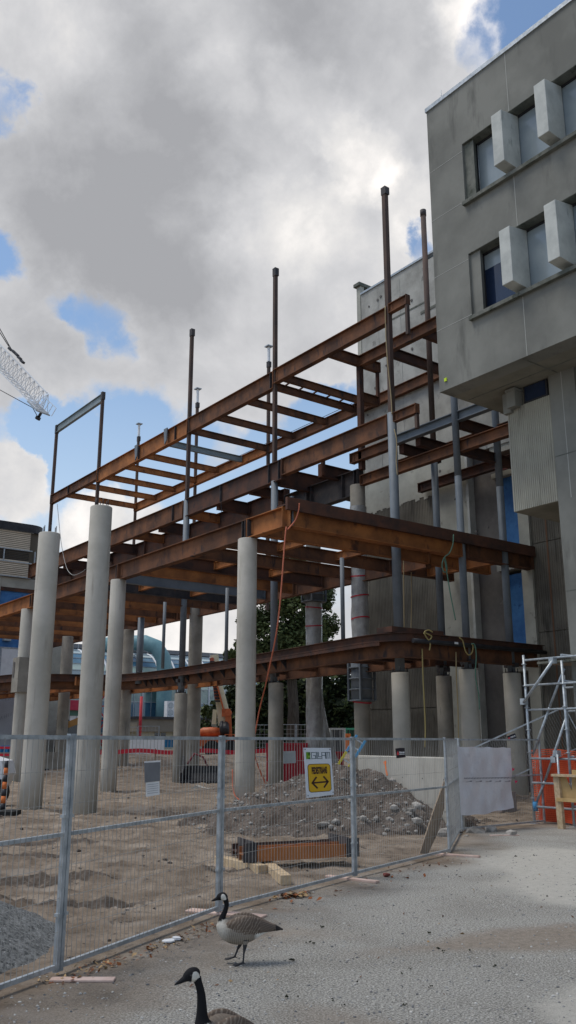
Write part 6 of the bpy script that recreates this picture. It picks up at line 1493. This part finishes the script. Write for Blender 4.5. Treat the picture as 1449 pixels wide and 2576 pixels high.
def blob(px, py, r, wgt):
    d = ray(px, py).normalized(); n = nt.nodes.new('ShaderNodeVectorMath'); n.operation = 'DOT_PRODUCT'; L(DW, n.inputs[0]); n.inputs[1].default_value = d
    mr = nt.nodes.new('ShaderNodeMapRange'); mr.interpolation_type = 'SMOOTHSTEP'; a = r/2277*1.0
    mr.inputs['From Min'].default_value = math.cos(a); mr.inputs['From Max'].default_value = 1.0; mr.inputs['To Max'].default_value = wgt
    L(n.outputs['Value'], mr.inputs['Value']); return mr.outputs[0]
def total(base, bl):
    o = base
    for q in bl: o = math_('ADD', o, blob(*q))
    return o
n1 = math_('MULTIPLY', math_('SUBTRACT', noise_(4.5, 11, .60, (3.1, 1.7, .4)), .5), 2.1)
n2 = math_('MULTIPLY', math_('SUBTRACT', noise_(14, 8, .62, (1.1, 4.7, 2.4)), .5), .8)
cov = total(math_('ADD', math_('ADD', n1, n2), .40), [
    (1430, 30, 240, -1.2), (150, 1130, 90, -.4), (1175, 190, 90, -.8), (20, 280, 80, -.7), (0, 660, 115, -1.0), (270, 830, 115, -.9), (160, 800, 70, -.5), (350, 1050, 190, -.75), (150, 1090, 110, -.9), (190, 1230, 90, -.4), (820, 1030, 130, -.4), (600, 1190, 240, -.8), (850, 1150, 200, -.8), (1050, 665, 60, -.7), (300, 1130, 160, -.45), (900, 1020, 120, -.3),
    (10, 1180, 130, 1.1), (230, 1330, 125, .7), (640, 940, 150, .75), (790, 830, 180, .6), (420, 900, 150, .5), (70, 900, 140, .6), (260, 980, 100, .2), (830, 960, 60, .35), (540, 1110, 90, .35),
    (700, 350, 1100, .85), (300, 450, 500, .25), (420, 1560, 350, .8), (800, 1560, 300, .3)])
cm = nt.nodes.new('ShaderNodeMapRange'); cm.interpolation_type = 'SMOOTHSTEP'; cm.inputs['From Min'].default_value = .16; cm.inputs['From Max'].default_value = .86; L(cov, cm.inputs['Value'])
thick = nt.nodes.new('ShaderNodeMapRange'); thick.inputs['From Min'].default_value = .5; thick.inputs['From Max'].default_value = 1.3; L(cov, thick.inputs['Value'])
det = math_('ADD', math_('MULTIPLY', math_('SUBTRACT', noise_(5.5, 11, .60, (7, 2, 5)), .5), -2.0), math_('MULTIPLY', math_('SUBTRACT', noise_(15, 9, .6, (2, 8, 1)), .5), -.7))
shade = total(math_('ADD', det, math_('MULTIPLY', thick.outputs[0], .22)), [
    (200, 400, 420, .34), (330, 600, 300, .40), (830, 40, 280, .26), (600, 400, 230, .16), (560, 700, 220, .16),
    (900, 420, 170, -.55), (760, 240, 120, -.40), (720, 560, 180, -.34), (1010, 540, 150, -.5), (1220, 80, 150, -.7), (40, 1180, 170, -.42), (250, 1310, 170, -.35), (950, 330, 240, -.2), (80, 60, 220, -.35), (1000, 850, 300, -.25), (520, 230, 110, -.25), (560, 60, 130, -.2), (420, 1560, 500, -.45)])
sh = nt.nodes.new('ShaderNodeMapRange'); sh.inputs['From Min'].default_value = -.75; sh.inputs['From Max'].default_value = .85; L(shade, sh.inputs['Value'])
cr = nt.nodes.new('ShaderNodeValToRGB'); e = cr.color_ramp.elements
e[0].position = 0; e[0].color = (1.05, 1.0, .96, 1); e[1].position = 1; e[1].color = (.36, .365, .385, 1)
for p, c_ in ((.25, (.76, .745, .735)), (.46, (.61, .61, .625)), (.72, (.48, .485, .505))):
    q = e.new(p); q.color = (*c_, 1)
L(sh.outputs[0], cr.inputs['Fac'])
skyg = nt.nodes.new('ShaderNodeVectorMath'); skyg.operation = 'SCALE'; skyg.inputs['Scale'].default_value = SKYK; L(sky.outputs[0], skyg.inputs[0])
# pale the blue towards the horizon as thin haze
sep = nt.nodes.new('ShaderNodeSeparateXYZ'); L(DIR, sep.inputs[0])
hz = nt.nodes.new('ShaderNodeMapRange'); hz.inputs['From Min'].default_value = .0; hz.inputs['From Max'].default_value = .42; hz.inputs['To Min'].default_value = .9; hz.inputs['To Max'].default_value = .0; L(sep.outputs['Z'], hz.inputs['Value'])
mh = nt.nodes.new('ShaderNodeMix'); mh.data_type = 'RGBA'; L(hz.outputs[0], mh.inputs[0]); L(skyg.outputs[0], mh.inputs[6]); mh.inputs[7].default_value = (.62, .74, .88, 1)
mx = nt.nodes.new('ShaderNodeMix'); mx.data_type = 'RGBA'; L(cm.outputs[0], mx.inputs[0]); L(mh.outputs[2], mx.inputs[6]); L(cr.outputs[0], mx.inputs[7])
L(mx.outputs[2], bg.inputs['Color']); bg.inputs['Strength'].default_value = 1.0
sl = bpy.data.lights.new('sun', 'SUN'); sl.energy = SUNK; sl.angle = R(25); sl.color = (1, .94, .85); so = bpy.data.objects.new('sun', sl); C.objects.link(so)
sd = Vector((SUN_AZ[0]*math.cos(SUN_EL), SUN_AZ[1]*math.cos(SUN_EL), math.sin(SUN_EL))).normalized()
so.rotation_euler = (-sd).to_track_quat('-Z', 'Y').to_euler()
S.view_settings.view_transform = 'Standard'; S.view_settings.look = 'None'; S.view_settings.exposure = EXPO; S.view_settings.gamma = 1
S.render.engine = 'CYCLES'; S.cycles.max_bounces = 6; S.cycles.diffuse_bounces = 3; S.cycles.transparent_max_bounces = 12
